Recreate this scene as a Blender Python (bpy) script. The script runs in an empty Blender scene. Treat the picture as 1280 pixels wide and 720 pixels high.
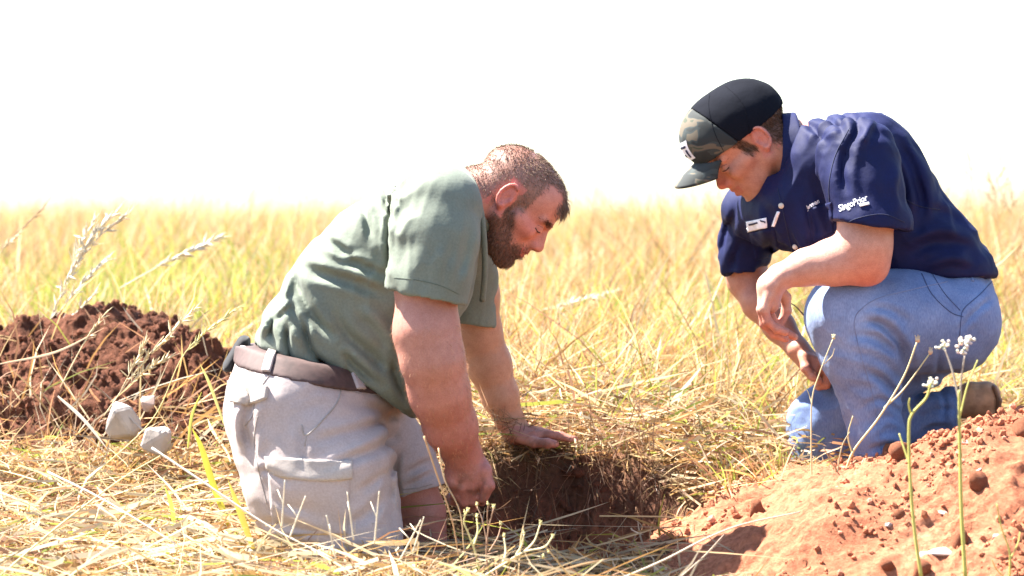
import bpy, math, random
import numpy as np
from mathutils import Vector, Matrix
from mathutils.bvhtree import BVHTree

random.seed(7)
rng = np.random.default_rng(7)
scene = bpy.context.scene
COL = scene.collection

# ------------------------------------------------------------------ camera
CAMZ = 0.68
FPX = 3750.0
PITCH = math.atan(95.0 / FPX)
cam_data = bpy.data.cameras.new("camera")
cam_data.sensor_width = 36.0
cam_data.lens = 36.0 * FPX / 1280.0
cam_data.clip_start = 0.1
cam_data.clip_end = 6000.0
cam_data.dof.use_dof = True
cam_data.dof.focus_distance = 6.05
cam_data.dof.aperture_fstop = 3.6
cam = bpy.data.objects.new("camera", cam_data)
COL.objects.link(cam)
cam.location = (0, 0, CAMZ)
cam.rotation_euler = (math.pi / 2 - PITCH, 0, 0)
scene.camera = cam

# ------------------------------------------------------------------ light
SUN_EL = math.radians(57)
SUN_AZ = math.radians(-67)          # measured from +Y (away from the camera) towards +X
sdir = Vector((math.sin(SUN_AZ) * math.cos(SUN_EL), math.cos(SUN_AZ) * math.cos(SUN_EL), math.sin(SUN_EL)))
world = bpy.data.worlds.new("World")
scene.world = world
world.use_nodes = True
wn = world.node_tree.nodes
wl = world.node_tree.links
sky = wn.new("ShaderNodeTexSky")
sky.sky_type = 'NISHITA'
sky.sun_disc = False
sky.sun_elevation = SUN_EL
sky.sun_rotation = SUN_AZ
sky.air_density = 1.0
sky.dust_density = 0.8
sky.ozone_density = 1.0
wn["Background"].inputs[1].default_value = 0.07
wl.new(sky.outputs[0], wn["Background"].inputs[0])
sun_data = bpy.data.lights.new("sun", 'SUN')
sun_data.energy = 5.0
sun_data.angle = math.radians(0.5)
sun_data.color = (1.0, 0.95, 0.87)
sun = bpy.data.objects.new("sun", sun_data)
COL.objects.link(sun)
sun.rotation_euler = sdir.to_track_quat('Z', 'Y').to_euler()
scene.view_settings.view_transform = 'Standard'
scene.view_settings.look = 'None'
scene.view_settings.exposure = 2.6
scene.view_settings.gamma = 1.0
scene.cycles.max_bounces = 8
scene.cycles.transparent_max_bounces = 8

# ------------------------------------------------------------------ picture helpers: pixel + distance -> point in the place
_c, _s = math.cos(PITCH), math.sin(PITCH)
def ray(px, py):
    u = (px - 640.0) / FPX
    v = (360.0 - py) / FPX
    return Vector((u, _c + v * _s, v * _c - _s))
def W(px, py, Y):
    d = ray(px, py)
    t = Y / d.y
    return np.array((d.x * t, Y, CAMZ + d.z * t))

# ------------------------------------------------------------------ noise (lattice value noise, numpy)
_LAT = np.random.default_rng(11).random((32, 32, 32)).astype(np.float32)
def vnoise(P, scale=1.0, off=0.0):
    Q = np.asarray(P) * scale + 100.0 + off
    i = np.floor(Q).astype(np.int64)
    f = Q - i
    f = f * f * (3 - 2 * f)
    i0 = i % 32
    i1 = (i + 1) % 32
    x0, y0, z0 = i0.T
    x1, y1, z1 = i1.T
    fx, fy, fz = f.T
    L = _LAT
    a = L[x0, y0, z0] * (1 - fx) + L[x1, y0, z0] * fx
    b = L[x0, y1, z0] * (1 - fx) + L[x1, y1, z0] * fx
    c = L[x0, y0, z1] * (1 - fx) + L[x1, y0, z1] * fx
    d = L[x0, y1, z1] * (1 - fx) + L[x1, y1, z1] * fx
    e = a * (1 - fy) + b * fy
    g = c * (1 - fy) + d * fy
    return (e * (1 - fz) + g * fz) * 2 - 1
def fbm(P, scale=1.0, oct=4, off=0.0):
    r = 0
    a = 1.0
    t = 0.0
    for k in range(oct):
        r = r + a * vnoise(P, scale * 2 ** k, off + 17.3 * k)
        t += a
        a *= 0.5
    return r / t
def sstep(a, b, x):
    t = np.clip((x - a) / (b - a), 0, 1)
    return t * t * (3 - 2 * t)

# ------------------------------------------------------------------ mesh helpers
def mesh_np(name, verts, faces, smooth=True, colors=None, colname="tint"):
    """faces: int array (n,3) or (n,4)"""
    me = bpy.data.meshes.new(name)
    verts = np.asarray(verts, dtype=np.float32)
    faces = np.asarray(faces, dtype=np.int32)
    n, k = faces.shape
    me.vertices.add(len(verts))
    me.vertices.foreach_set("co", verts.ravel())
    me.loops.add(n * k)
    me.loops.foreach_set("vertex_index", faces.ravel())
    me.polygons.add(n)
    me.polygons.foreach_set("loop_start", np.arange(0, n * k, k, dtype=np.int32))
    me.polygons.foreach_set("loop_total", np.full(n, k, dtype=np.int32))
    me.update(calc_edges=True)
    me.polygons.foreach_set("use_smooth", np.full(n, smooth))
    if colors is not None:
        ca = me.color_attributes.new(colname, 'FLOAT_COLOR', 'POINT')
        c4 = np.ones((len(verts), 4), dtype=np.float32)
        c4[:, :3] = colors
        ca.data.foreach_set("color", c4.ravel())
    return me
def link(name, me, mat=None, parent=None, loc=None):
    o = bpy.data.objects.new(name, me)
    COL.objects.link(o)
    if mat is not None:
        me.materials.append(mat)
    if parent is not None:
        o.parent = parent
        o.matrix_parent_inverse = Matrix.Translation(-Vector(parent.location))
    return o
def tag(o, label=None, cat=None, group=None, kind=None):
    if label: o["label"] = label
    if cat: o["category"] = cat
    if group: o["group"] = group
    if kind: o["kind"] = kind
    return o
def empty(name, loc, label, cat, group=None):
    o = bpy.data.objects.new(name, None)
    COL.objects.link(o)
    o.location = loc
    o.empty_display_size = 0.1
    return tag(o, label, cat, group)

class Soup:
    """collects triangles of several small shapes into ONE mesh"""
    def __init__(s):
        s.v = []; s.f = []; s.c = []; s.n = 0
    def add(s, v, f, c=None):
        v = np.asarray(v, dtype=np.float32); f = np.asarray(f, dtype=np.int32)
        if f.shape[1] == 4:
            f = np.concatenate([f[:, [0, 1, 2]], f[:, [0, 2, 3]]])
        s.v.append(v); s.f.append(f + s.n); s.n += len(v)
        cc = np.ones((len(v), 3), dtype=np.float32) * (np.asarray(c if c is not None else (1, 1, 1), dtype=np.float32))
        s.c.append(cc)
    def tube(s, pts, radii, sides=6, c=None, cap=True):
        P = np.asarray(pts, dtype=float); n = len(P)
        R = np.ones(n) * np.asarray(radii, dtype=float)
        T = np.gradient(P, axis=0)
        T /= np.linalg.norm(T, axis=1)[:, None] + 1e-9
        ref = np.array((0.13, 0.99, 0.07)) if abs(T[0][1]) < 0.9 else np.array((1.0, 0.1, 0.0))
        V = []
        for i in range(n):
            a = np.cross(T[i], ref); a /= np.linalg.norm(a) + 1e-9
            b = np.cross(T[i], a)
            for k in range(sides):
                t = 2 * math.pi * k / sides
                V.append(P[i] + R[i] * (math.cos(t) * a + math.sin(t) * b))
        F = []
        for i in range(n - 1):
            for k in range(sides):
                k2 = (k + 1) % sides
                F.append((i * sides + k, i * sides + k2, (i + 1) * sides + k2, (i + 1) * sides + k))
        F = np.array(F)
        tri = np.concatenate([F[:, [0, 1, 2]], F[:, [0, 2, 3]]])
        if cap:
            V.append(P[0]); V.append(P[-1])
            c0, c1 = n * sides, n * sides + 1
            ex = [(c0, (k + 1) % sides, k) for k in range(sides)] + [(c1, (n - 1) * sides + k, (n - 1) * sides + (k + 1) % sides) for k in range(sides)]
            tri = np.concatenate([tri, np.array(ex)])
        s.add(V, tri, c)
    def blob(s, c0, r, seed=0, rough=0.25, sub=2, c=None, rot=None):
        v, f = ICO[sub]
        v = v.copy()
        d = 1 + rough * fbm(v * 1.0 + seed * 3.1, 1.3, 3)
        v = v * d[:, None] * np.asarray(r)
        if rot is not None:
            v = v @ np.array(rot).T
        s.add(v + np.asarray(c0), f, c)
    def build(s, name, mat, parent=None, smooth=True):
        me = mesh_np(name, np.concatenate(s.v), np.concatenate(s.f), smooth, np.concatenate(s.c))
        return link(name, me, mat, parent)
def _ico(sub):
    import bmesh
    bm = bmesh.new()
    bmesh.ops.create_icosphere(bm, subdivisions=sub, radius=1.0)
    bm.verts.ensure_lookup_table()
    v = np.array([p.co[:] for p in bm.verts]); f = np.array([[q.index for q in p.verts] for p in bm.faces])
    bm.free()
    return v, f
ICO = {k: _ico(k) for k in (1, 2, 3)}
def rotm(rx, ry, rz):
    return np.array(Matrix.Rotation(rz, 3, 'Z') @ Matrix.Rotation(ry, 3, 'Y') @ Matrix.Rotation(rx, 3, 'X'))

# ------------------------------------------------------------------ signed distance fields -> surface nets
class Field:
    def __init__(s, lo, hi, h):
        s.lo = np.array(lo, float); s.h = h
        s.n = np.ceil((np.array(hi) - s.lo) / h).astype(int) + 1
        s.D = np.full(s.n, 0.2, dtype=np.float32)
        s.ax = [(s.lo[i] + h * np.arange(s.n[i])).astype(np.float32) for i in range(3)]
    def _loc(s, lo, hi):
        a = np.clip(np.floor((np.array(lo) - s.lo) / s.h).astype(int), 0, s.n - 1)
        b = np.clip(np.ceil((np.array(hi) - s.lo) / s.h).astype(int) + 1, 0, s.n)
        if np.any(b <= a): return None
        sl = tuple(slice(a[i], b[i]) for i in range(3))
        X = s.ax[0][sl[0]][:, None, None]; Y = s.ax[1][sl[1]][None, :, None]; Z = s.ax[2][sl[2]][None, None, :]
        return sl, X, Y, Z
    def _smin(s, sl, d, k):
        A = s.D[sl]
        if k > 0:
            h = np.maximum(k - np.abs(A - d), 0) / k
            s.D[sl] = np.minimum(A, d) - h * h * (k * 0.25)
        else:
            s.D[sl] = np.minimum(A, d)
    def _smax(s, sl, d, k):
        A = s.D[sl]
        if k > 0:
            h = np.maximum(k - np.abs(A - d), 0) / k
            s.D[sl] = np.maximum(A, d) + h * h * (k * 0.25)
        else:
            s.D[sl] = np.maximum(A, d)
    def _capd(s, X, Y, Z, a, b, ra, rb, sy):
        a = np.array(a, float); b = np.array(b, float)
        A = a.copy(); B = b.copy(); A[1] /= sy; B[1] /= sy
        Y = Y / sy
        ba = B - A; L = float(ba @ ba) + 1e-12
        t = np.clip(((X - A[0]) * ba[0] + (Y - A[1]) * ba[1] + (Z - A[2]) * ba[2]) / L, 0, 1)
        d = np.sqrt((X - A[0] - t * ba[0]) ** 2 + (Y - A[1] - t * ba[1]) ** 2 + (Z - A[2] - t * ba[2]) ** 2)
        return (d - (ra + (rb - ra) * t)).astype(np.float32)
    def cap(s, a, b, ra, rb=None, k=0.01, sy=1.0, sub=False):
        rb = ra if rb is None else rb
        a = np.array(a, float); b = np.array(b, float)
        m = max(k, 0) + 3 * s.h + 0.01
        rm = max(ra, rb)
        e = np.array((rm + m, rm * max(sy, 1) + m, rm + m))
        q = s._loc(np.minimum(a, b) - e, np.maximum(a, b) + e)
        if q is None: return
        sl, X, Y, Z = q
        d = s._capd(X, Y, Z, a, b, ra, rb, sy)
        if sub: s._smax(sl, -d, k)
        else: s._smin(sl, d, k)
    def chain(s, pts, k=0.01, sy=1.0):
        """pts: list of (point, radius)"""
        for (a, ra), (b, rb) in zip(pts[:-1], pts[1:]):
            s.cap(a, b, ra, rb, k, sy)
    def ell(s, c, r, R=None, k=0.01, sub=False):
        c = np.array(c, float); r = np.array(r, float)
        rm = r.max() + k + 3 * s.h + 0.01
        q = s._loc(c - rm, c + rm)
        if q is None: return
        sl, X, Y, Z = q
        R = np.eye(3) if R is None else np.array(R)      # columns: local axes
        x, y, z = X - c[0], Y - c[1], Z - c[2]
        u = (x * R[0, 0] + y * R[1, 0] + z * R[2, 0]) / r[0]
        v = (x * R[0, 1] + y * R[1, 1] + z * R[2, 1]) / r[1]
        w = (x * R[0, 2] + y * R[1, 2] + z * R[2, 2]) / r[2]
        k0 = np.sqrt(u * u + v * v + w * w)
        k1 = np.sqrt((u / r[0]) ** 2 + (v / r[1]) ** 2 + (w / r[2]) ** 2) + 1e-6
        d = (k0 * (k0 - 1.0) / k1).astype(np.float32)
        if sub: s._smax(sl, -d, k)
        else: s._smin(sl, d, k)
    def plane_cut(s, p, n, k=0.004, lo=None, hi=None):
        """remove what lies on the side n points to"""
        n = np.array(n, float); n /= np.linalg.norm(n); p = np.array(p, float)
        lo = s.lo if lo is None else lo
        hi = s.lo + s.n * s.h if hi is None else hi
        q = s._loc(lo, hi)
        if q is None: return
        sl, X, Y, Z = q
        d = ((X - p[0]) * n[0] + (Y - p[1]) * n[1] + (Z - p[2]) * n[2]).astype(np.float32)
        s._smax(sl, d, k)
    def fold(s, pts, w, amp, Y0, y_lo=-9, y_hi=9):
        """valley (amp>0) or ridge (amp<0) along a polyline seen in the picture at distance Y0"""
        P = [W(p[0], p[1], Y0) for p in pts]
        P = np.array(P)[:, [0, 2]]
        m = 2.6 * w
        lo = P.min(0) - m; hi = P.max(0) + m
        q = s._loc((lo[0], y_lo, lo[1]), (hi[0], y_hi, hi[1]))
        if q is None: return
        sl, X, Y, Z = q
        X = X[:, 0, :]; Z = Z[0, :, :]
        n = len(P); best = None; tb = None
        seg = np.linalg.norm(np.diff(P, axis=0), axis=1); cum = np.concatenate([[0], np.cumsum(seg)]); tot = cum[-1]
        for i in range(n - 1):
            ba = P[i + 1] - P[i]
            t = np.clip(((X - P[i, 0]) * ba[0] + (Z - P[i, 1]) * ba[1]) / (ba @ ba + 1e-12), 0, 1)
            d = np.sqrt((X - P[i, 0] - t * ba[0]) ** 2 + (Z - P[i, 1] - t * ba[1]) ** 2)
            g = (cum[i] + t * seg[i]) / tot
            if best is None: best, tb = d, g
            else:
                mm = d < best
                best = np.where(mm, d, best); tb = np.where(mm, g, tb)
        taper = np.clip(np.minimum(tb, 1 - tb) * 4, 0.15, 1)
        prof = amp * taper * (np.exp(-(best / w) ** 2) - 0.45 * np.exp(-((best - 1.6 * w) / w) ** 2))
        s.D[sl] += prof[:, None, :].astype(np.float32)
    def union(s, G, k):
        s._smin((slice(None),) * 3, G.D, k)
    def blank(s):
        o = Field.__new__(Field); o.lo = s.lo; o.h = s.h; o.n = s.n; o.ax = s.ax; o.D = np.full_like(s.D, 0.2); return o
    def copy(s):
        o = Field.__new__(Field); o.lo = s.lo; o.h = s.h; o.n = s.n; o.ax = s.ax; o.D = s.D.copy(); return o
    def nets(s, smooth=1, vol_fix=True):
        D = s.D
        # close at the border
        D[0], D[-1] = 0.2, 0.2
        D[:, 0], D[:, -1] = 0.2, 0.2
        D[:, :, 0], D[:, :, -1] = 0.2, 0.2
        I = D < 0
        c = np.zeros(np.array(D.shape) - 1, dtype=np.int8)
        for dx in (0, 1):
            for dy in (0, 1):
                for dz in (0, 1):
                    c += I[dx:D.shape[0] - 1 + dx, dy:D.shape[1] - 1 + dy, dz:D.shape[2] - 1 + dz]
        act = (c > 0) & (c < 8)
        idx = np.argwhere(act)
        vid = np.full(act.shape, -1, dtype=np.int32)
        vid[act] = np.arange(len(idx))
        corner = {}
        for dx in (0, 1):
            for dy in (0, 1):
                for dz in (0, 1):
                    corner[(dx, dy, dz)] = D[idx[:, 0] + dx, idx[:, 1] + dy, idx[:, 2] + dz]
        acc = np.zeros((len(idx), 3)); cnt = np.zeros(len(idx))
        keys = list(corner)
        for a in keys:
            for ax in range(3):
                if a[ax] == 0:
                    b = list(a); b[ax] = 1; b = tuple(b)
                    va, vb = corner[a], corner[b]
                    m = (va < 0) != (vb < 0)
                    t = np.where(m, va / (va - vb + 1e-12), 0)
                    p = np.array(a, float)[None, :].repeat(len(idx), 0)
                    p[:, ax] += t
                    acc[m] += p[m]; cnt[m] += 1
        V = s.lo + s.h * (idx + acc / cnt[:, None])
        quads = []
        for ax in range(3):
            a = [slice(0, -1)] * 3; b = [slice(0, -1)] * 3
            a[ax] = slice(0, -1); b[ax] = slice(1, None)
            o1, o2 = [i for i in range(3) if i != ax]
            a[o1] = slice(1, -1); a[o2] = slice(1, -1); b[o1] = slice(1, -1); b[o2] = slice(1, -1)
            A = I[tuple(a)]; B = I[tuple(b)]
            e = np.argwhere(A != B)
            fl = A[e[:, 0], e[:, 1], e[:, 2]]
            e = e + np.array([0 if i == ax else 1 for i in range(3)])
            def g(d1, d2):
                q = e.copy(); q[:, o1] += d1; q[:, o2] += d2
                return vid[q[:, 0], q[:, 1], q[:, 2]]
            Q = np.stack([g(-1, -1), g(0, -1), g(0, 0), g(-1, 0)], 1)
            flip = fl if ax != 1 else ~fl
            Q[~flip] = Q[~flip][:, ::-1]
            quads.append(Q)
        Q = np.concatenate(quads)
        Q = Q[(Q >= 0).all(1)]
        E = np.concatenate([Q[:, [0, 1]], Q[:, [1, 2]], Q[:, [2, 3]], Q[:, [3, 0]]])
        for it in range(smooth):
            for lam in ((0.5, -0.45) if vol_fix else (0.5,)):
                S = np.zeros_like(V); n = np.bincount(E[:, 0], minlength=len(V)).astype(float)
                for ax in range(3):
                    S[:, ax] = np.bincount(E[:, 0], weights=V[E[:, 1], ax], minlength=len(V))
                V = V + lam * (S / np.maximum(n, 1)[:, None] - V)
        return V, Q
def vnormals(V, Q):
    n = np.cross(V[Q[:, 2]] - V[Q[:, 0]], V[Q[:, 3]] - V[Q[:, 1]])
    N = np.zeros_like(V)
    for ax in range(3):
        for k in range(4):
            N[:, ax] += np.bincount(Q[:, k], weights=n[:, ax], minlength=len(V))
    return N / (np.linalg.norm(N, axis=1)[:, None] + 1e-12)

def wrinkle(V, sc, amp, dirv, off=0.0):
    d = np.array(dirv, float); d /= np.linalg.norm(d)
    a = V @ d
    Q = V - 0.72 * np.outer(a, d)                     # stretched along d
    Q = Q + 0.02 * np.stack([vnoise(V, 9, off), vnoise(V, 9, off + 5), vnoise(V, 9, off + 11)], 1)
    m = sstep(-0.35, 0.45, vnoise(V, 5.0, off + 3))
    r = 1 - np.abs(vnoise(Q, sc, off)) * 2.2
    return amp * np.clip(r, -0.4, 1) * m
def proj(P):
    d = np.array(P) - np.array((0, 0, CAMZ)); dz = d[1] * _c - d[2] * _s; v = d[1] * _s + d[2] * _c
    return (640 + FPX * d[0] / dz, 360 - FPX * v / dz)
# draping thin pieces over a finished surface, as seen from the front
def bvh_of(V, Q):
    return BVHTree.FromPolygons([tuple(v) for v in V.tolist()], Q.tolist())
CAMP = Vector((0, 0, CAMZ))
def hit(bvh, px, py, default=None):
    d = ray(px, py).normalized()
    loc, nor, i, dist = bvh.ray_cast(CAMP, d)
    if loc is None: return default
    if nor.dot(d) > 0: nor = -nor
    return np.array(loc), np.array(nor)
def resample(pts, step):
    P = np.array(pts, float)
    L = np.concatenate([[0], np.cumsum(np.linalg.norm(np.diff(P, axis=0), axis=1))])
    n = max(2, int(L[-1] / step) + 1)
    t = np.linspace(0, L[-1], n)
    return np.stack([np.interp(t, L, P[:, i]) for i in range(P.shape[1])], 1)
def spline(pts, n=8):
    P = np.array(pts, float)
    if len(P) < 3: return P
    Q = np.concatenate([[2 * P[0] - P[1]], P, [2 * P[-1] - P[-2]]])
    out = []
    for i in range(1, len(Q) - 2):
        for t in np.linspace(0, 1, n, endpoint=False):
            a, b, c, d = Q[i - 1], Q[i], Q[i + 1], Q[i + 2]
            out.append(0.5 * ((2 * b) + (-a + c) * t + (2 * a - 5 * b + 4 * c - d) * t * t + (-a + 3 * b - 3 * c + d) * t ** 3))
    out.append(P[-1])
    return np.array(out)
def seam(name, bvh, pts, r, mat, parent, off=0.0005, step=3.0, c=None, sm=True):
    Q = resample(spline(pts) if sm else pts, step)
    P = []
    for q in Q:
        h = hit(bvh, q[0], q[1])
        if h is not None: P.append(h[0] + h[1] * off)
    if len(P) < 2: return None
    s = Soup(); s.tube(P, r, 5, c)
    return s.build(name, mat, parent)
def patch(name, bvh, poly, mat, parent, off=0.003, step=2.5, side=0.0, c=None, bend=None):
    """a thin raised panel: grid over the quad poly (4 pixel corners TL,TR,BR,BL) laid on the surface, with thickness"""
    TL, TR, BR, BL = [np.array(p, float) for p in poly]
    nu = max(3, int(max(np.linalg.norm(TR - TL), np.linalg.norm(BR - BL)) / step))
    nv = max(3, int(max(np.linalg.norm(BL - TL), np.linalg.norm(BR - TR)) / step))
    top = []; base = []; last = None
    for j in range(nv + 1):
        for i in range(nu + 1):
            u, v = i / nu, j / nv
            p = (TL * (1 - u) + TR * u) * (1 - v) + (BL * (1 - u) + BR * u) * v
            if bend is not None: p = p + np.array(bend(u, v))
            h = hit(bvh, p[0], p[1]) or last
            if h is None: h = (W(p[0], p[1], 6.0), np.array((0, -1, 0)))
            last = h
            top.append(h[0] + h[1] * off); base.append(h[0] - h[1] * 0.004)
    n = len(top); V = np.array(top + base); F = []
    w = nu + 1
    for j in range(nv):
        for i in range(nu):
            a = j * w + i
            F.append((a, a + w, a + w + 1, a + 1))
    ring = [i for i in range(w)] + [j * w + nu for j in range(1, nv + 1)] + [nv * w + i for i in range(nu - 1, -1, -1)] + [j * w for j in range(nv - 1, 0, -1)]
    for a, b in zip(ring, ring[1:] + ring[:1]):
        F.append((a, b, b + n, a + n))
    s = Soup(); s.add(V, np.array(F), c)
    return s.build(name, mat, parent, smooth=True)
# ------------------------------------------------------------------ materials
def mat_base(name):
    m = bpy.data.materials.new(name)
    m.use_nodes = True
    nt = m.node_tree
    return m, nt, nt.nodes, nt.links, nt.nodes["Principled BSDF"]
def noise_node(nt, scale, detail=6, rough=0.55, vec=None, coord='Object', stretch=None):
    n = nt.nodes.new("ShaderNodeTexNoise")
    n.inputs["Scale"].default_value = scale
    n.inputs["Detail"].default_value = detail
    n.inputs["Roughness"].default_value = rough
    tc = nt.nodes.new("ShaderNodeTexCoord")
    src = tc.outputs[coord]
    if stretch is not None:
        mp = nt.nodes.new("ShaderNodeMapping")
        mp.inputs["Scale"].default_value = stretch
        nt.links.new(src, mp.inputs[0]); src = mp.outputs[0]
    nt.links.new(src, n.inputs["Vector"])
    return n
def ramp(nt, src, stops):
    r = nt.nodes.new("ShaderNodeValToRGB")
    el = r.color_ramp.elements
    while len(el) < len(stops): el.new(0.5)
    for e, (p, c) in zip(el, stops):
        e.position = p; e.color = (*c, 1)
    nt.links.new(src, r.inputs[0])
    return r
def mixc(nt, a, b, fac, mode='MIX'):
    m = nt.nodes.new("ShaderNodeMix"); m.data_type = 'RGBA'; m.blend_type = mode
    for s, v in ((m.inputs["Factor"], fac), (m.inputs["A"], a), (m.inputs["B"], b)):
        if isinstance(v, (int, float)): s.default_value = v
        elif isinstance(v, tuple): s.default_value = (*v, 1)
        else: nt.links.new(v, s)
    return m.outputs["Result"]
def bump(nt, bs, src, strength, dist):
    b = nt.nodes.new("ShaderNodeBump")
    b.inputs["Strength"].default_value = strength
    b.inputs["Distance"].default_value = dist
    nt.links.new(src, b.inputs["Height"])
    nt.links.new(b.outputs[0], bs.inputs["Normal"])
    return b
def attr(nt, name="tint"):
    a = nt.nodes.new("ShaderNodeAttribute"); a.attribute_name = name
    return a.outputs["Color"]

def cloth_mat(name, col, var=0.25, rough=0.85, sheen=0.3, weave=900, bumps=0.25, scale=14, tint=True, spec=0.3):
    m, nt, N, L, b = mat_base(name)
    n = noise_node(nt, scale, 5)
    lo = tuple(c * (1 - var) for c in col); hi = tuple(min(1, c * (1 + var)) for c in col)
    r = ramp(nt, n.outputs["Fac"], [(0.3, lo), (0.7, hi)])
    n2 = noise_node(nt, 260, 3)
    r2 = ramp(nt, n2.outputs["Fac"], [(0.3, (0.82, 0.82, 0.82)), (0.7, (1, 1, 1))])
    c = mixc(nt, r.outputs[0], r2.outputs[0], 1.0, 'MULTIPLY')
    if tint: c = mixc(nt, c, attr(nt), 1.0, 'MULTIPLY')
    L.new(c, b.inputs["Base Color"])
    b.inputs["Roughness"].default_value = rough
    b.inputs["Specular IOR Level"].default_value = spec
    b.inputs["Sheen Weight"].default_value = sheen
    b.inputs["Sheen Roughness"].default_value = 0.5
    w = noise_node(nt, weave, 2)
    n3 = noise_node(nt, 45, 4)
    ad = nt.nodes.new("ShaderNodeMath"); ad.operation = 'MULTIPLY_ADD'
    ad.inputs[1].default_value = 0.12
    L.new(w.outputs["Fac"], ad.inputs[0]); L.new(n3.outputs["Fac"], ad.inputs[2])
    bump(nt, b, ad.outputs[0], bumps, 0.004)
    return m
M = {}
M['green_shirt'] = cloth_mat("olive_green_cotton", (0.165, 0.190, 0.150), 0.12, sheen=0.06)
M['navy_shirt'] = cloth_mat("navy_cotton", (0.0045, 0.0075, 0.052), 0.2, sheen=0.0, rough=0.7, spec=0.22)
M['khaki'] = cloth_mat("pale_stone_cotton", (0.43, 0.36, 0.34), 0.1, sheen=0.05)
M['pocket_lining'] = cloth_mat("stone_cotton_flap", (0.43, 0.375, 0.335), 0.1, sheen=0.05)
M['black_cloth'] = cloth_mat("black_cloth", (0.012, 0.012, 0.014), 0.2, sheen=0.1)
M['cap_dark'] = cloth_mat("cap_black_cloth", (0.007, 0.008, 0.013), 0.15, sheen=0.0, spec=0.1, rough=0.95)

def denim():
    m, nt, N, L, b = mat_base("faded_blue_denim")
    n = noise_node(nt, 9, 6, 0.65)
    r = ramp(nt, n.outputs["Fac"], [(0.3, (0.085, 0.135, 0.275)), (0.72, (0.185, 0.255, 0.43))])
    n2 = noise_node(nt, 420, 3, stretch=(1, 1, 0.25))
    r2 = ramp(nt, n2.outputs["Fac"], [(0.3, (0.66, 0.68, 0.75)), (0.7, (1, 1, 1))])
    c = mixc(nt, r.outputs[0], r2.outputs[0], 1.0, 'MULTIPLY')
    c = mixc(nt, c, attr(nt), 1.0, 'MULTIPLY')
    L.new(c, b.inputs["Base Color"])
    b.inputs["Roughness"].default_value = 0.85
    b.inputs["Sheen Weight"].default_value = 0.05
    n3 = noise_node(nt, 70, 5)
    bump(nt, b, n3.outputs["Fac"], 0.3, 0.004)
    return m
M['denim'] = denim()
def skin():
    m, nt, N, L, b = mat_base("skin")
    n = noise_node(nt, 60, 6, 0.6)
    r = ramp(nt, n.outputs["Fac"], [(0.3, (0.88, 0.80, 0.78)), (0.7, (1.05, 1.05, 1.05))])
    n2 = noise_node(nt, 500, 2)
    r2 = ramp(nt, n2.outputs["Fac"], [(0.35, (0.86, 0.82, 0.80)), (0.6, (1, 1, 1))])
    c = mixc(nt, attr(nt), r.outputs[0], 1.0, 'MULTIPLY')
    c = mixc(nt, c, r2.outputs[0], 1.0, 'MULTIPLY')
    L.new(c, b.inputs["Base Color"])
    b.inputs["Roughness"].default_value = 0.5
    b.inputs["Specular IOR Level"].default_value = 0.35
    b.inputs["Subsurface Weight"].default_value = 0.12
    b.inputs["Subsurface Radius"].default_value = (1.0, 0.35, 0.2)
    b.inputs["Subsurface Scale"].default_value = 0.01
    n3 = noise_node(nt, 220, 4)
    bump(nt, b, n3.outputs["Fac"], 0.25, 0.002)
    return m
M['skin'] = skin()
def plain(name, col, rough=0.6, metal=0.0, trans=0.0, tint=True, var=0.2, scale=40, bumpd=0.0, spec=0.5):
    m, nt, N, L, b = mat_base(name)
    n = noise_node(nt, scale, 4)
    r = ramp(nt, n.outputs["Fac"], [(0.3, tuple(c * (1 - var) for c in col)), (0.7, tuple(min(1, c * (1 + var)) for c in col))])
    c = r.outputs[0]
    if tint: c = mixc(nt, c, attr(nt), 1.0, 'MULTIPLY')
    L.new(c, b.inputs["Base Color"])
    b.inputs["Roughness"].default_value = rough
    b.inputs["Metallic"].default_value = metal
    b.inputs["Specular IOR Level"].default_value = spec
    if trans > 0:
        t = N.new("ShaderNodeBsdfTranslucent"); L.new(c, t.inputs[0])
        mx = N.new("ShaderNodeMixShader"); mx.inputs[0].default_value = trans
        L.new(b.outputs[0], mx.inputs[1]); L.new(t.outputs[0], mx.inputs[2])
        L.new(mx.outputs[0], N["Material Output"].inputs[0])
    if bumpd > 0: bump(nt, b, n.outputs["Fac"], 0.5, bumpd)
    return m
M['leather'] = plain("brown_belt_leather", (0.065, 0.036, 0.032), 0.75, var=0.3, scale=60, bumpd=0.001)
M['black_leather'] = plain("black_leather", (0.012, 0.010, 0.010), 0.5)
M['boot'] = plain("tan_boot_leather", (0.42, 0.22, 0.11), 0.7, var=0.35, bumpd=0.002)
M['sole'] = plain("boot_sole_rubber", (0.20, 0.10, 0.05), 0.8)
M['seam_dark'] = plain("dark_stitching", (0.012, 0.016, 0.05), 0.9)
M['seam_khaki'] = plain("khaki_seam", (0.30, 0.265, 0.235), 0.9)
M['seam_green'] = plain("green_seam", (0.09, 0.11, 0.08), 0.9)
M['seam_denim'] = plain("dark_denim_seam", (0.045, 0.062, 0.14), 0.9)
M['stitch_pale'] = plain("pale_blue_stitching", (0.17, 0.21, 0.34), 0.9)
M['thread'] = plain("white_embroidery_thread", (0.80, 0.80, 0.86), 0.7)
M['navy_ink'] = plain("navy_embroidery_ground", (0.01, 0.012, 0.05), 0.8)
M['button'] = plain("cream_button", (0.62, 0.56, 0.46), 0.35)
M['hair'] = plain("hair_strands", (1, 1, 1), 0.75, var=0.15, spec=0.15)
M['lash'] = plain("eyelash", (0.03, 0.015, 0.012), 0.8)
M['lid'] = plain("eyelid_crease", (0.26, 0.10, 0.075), 0.8)
M['grass'] = plain("grass_blades", (1, 1, 1), 0.55, trans=0.42, var=0.12, scale=30, spec=0.35)
M['stalk'] = plain("dry_stalk", (1, 1, 1), 0.6, trans=0.2, var=0.15, scale=60, spec=0.35)
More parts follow.
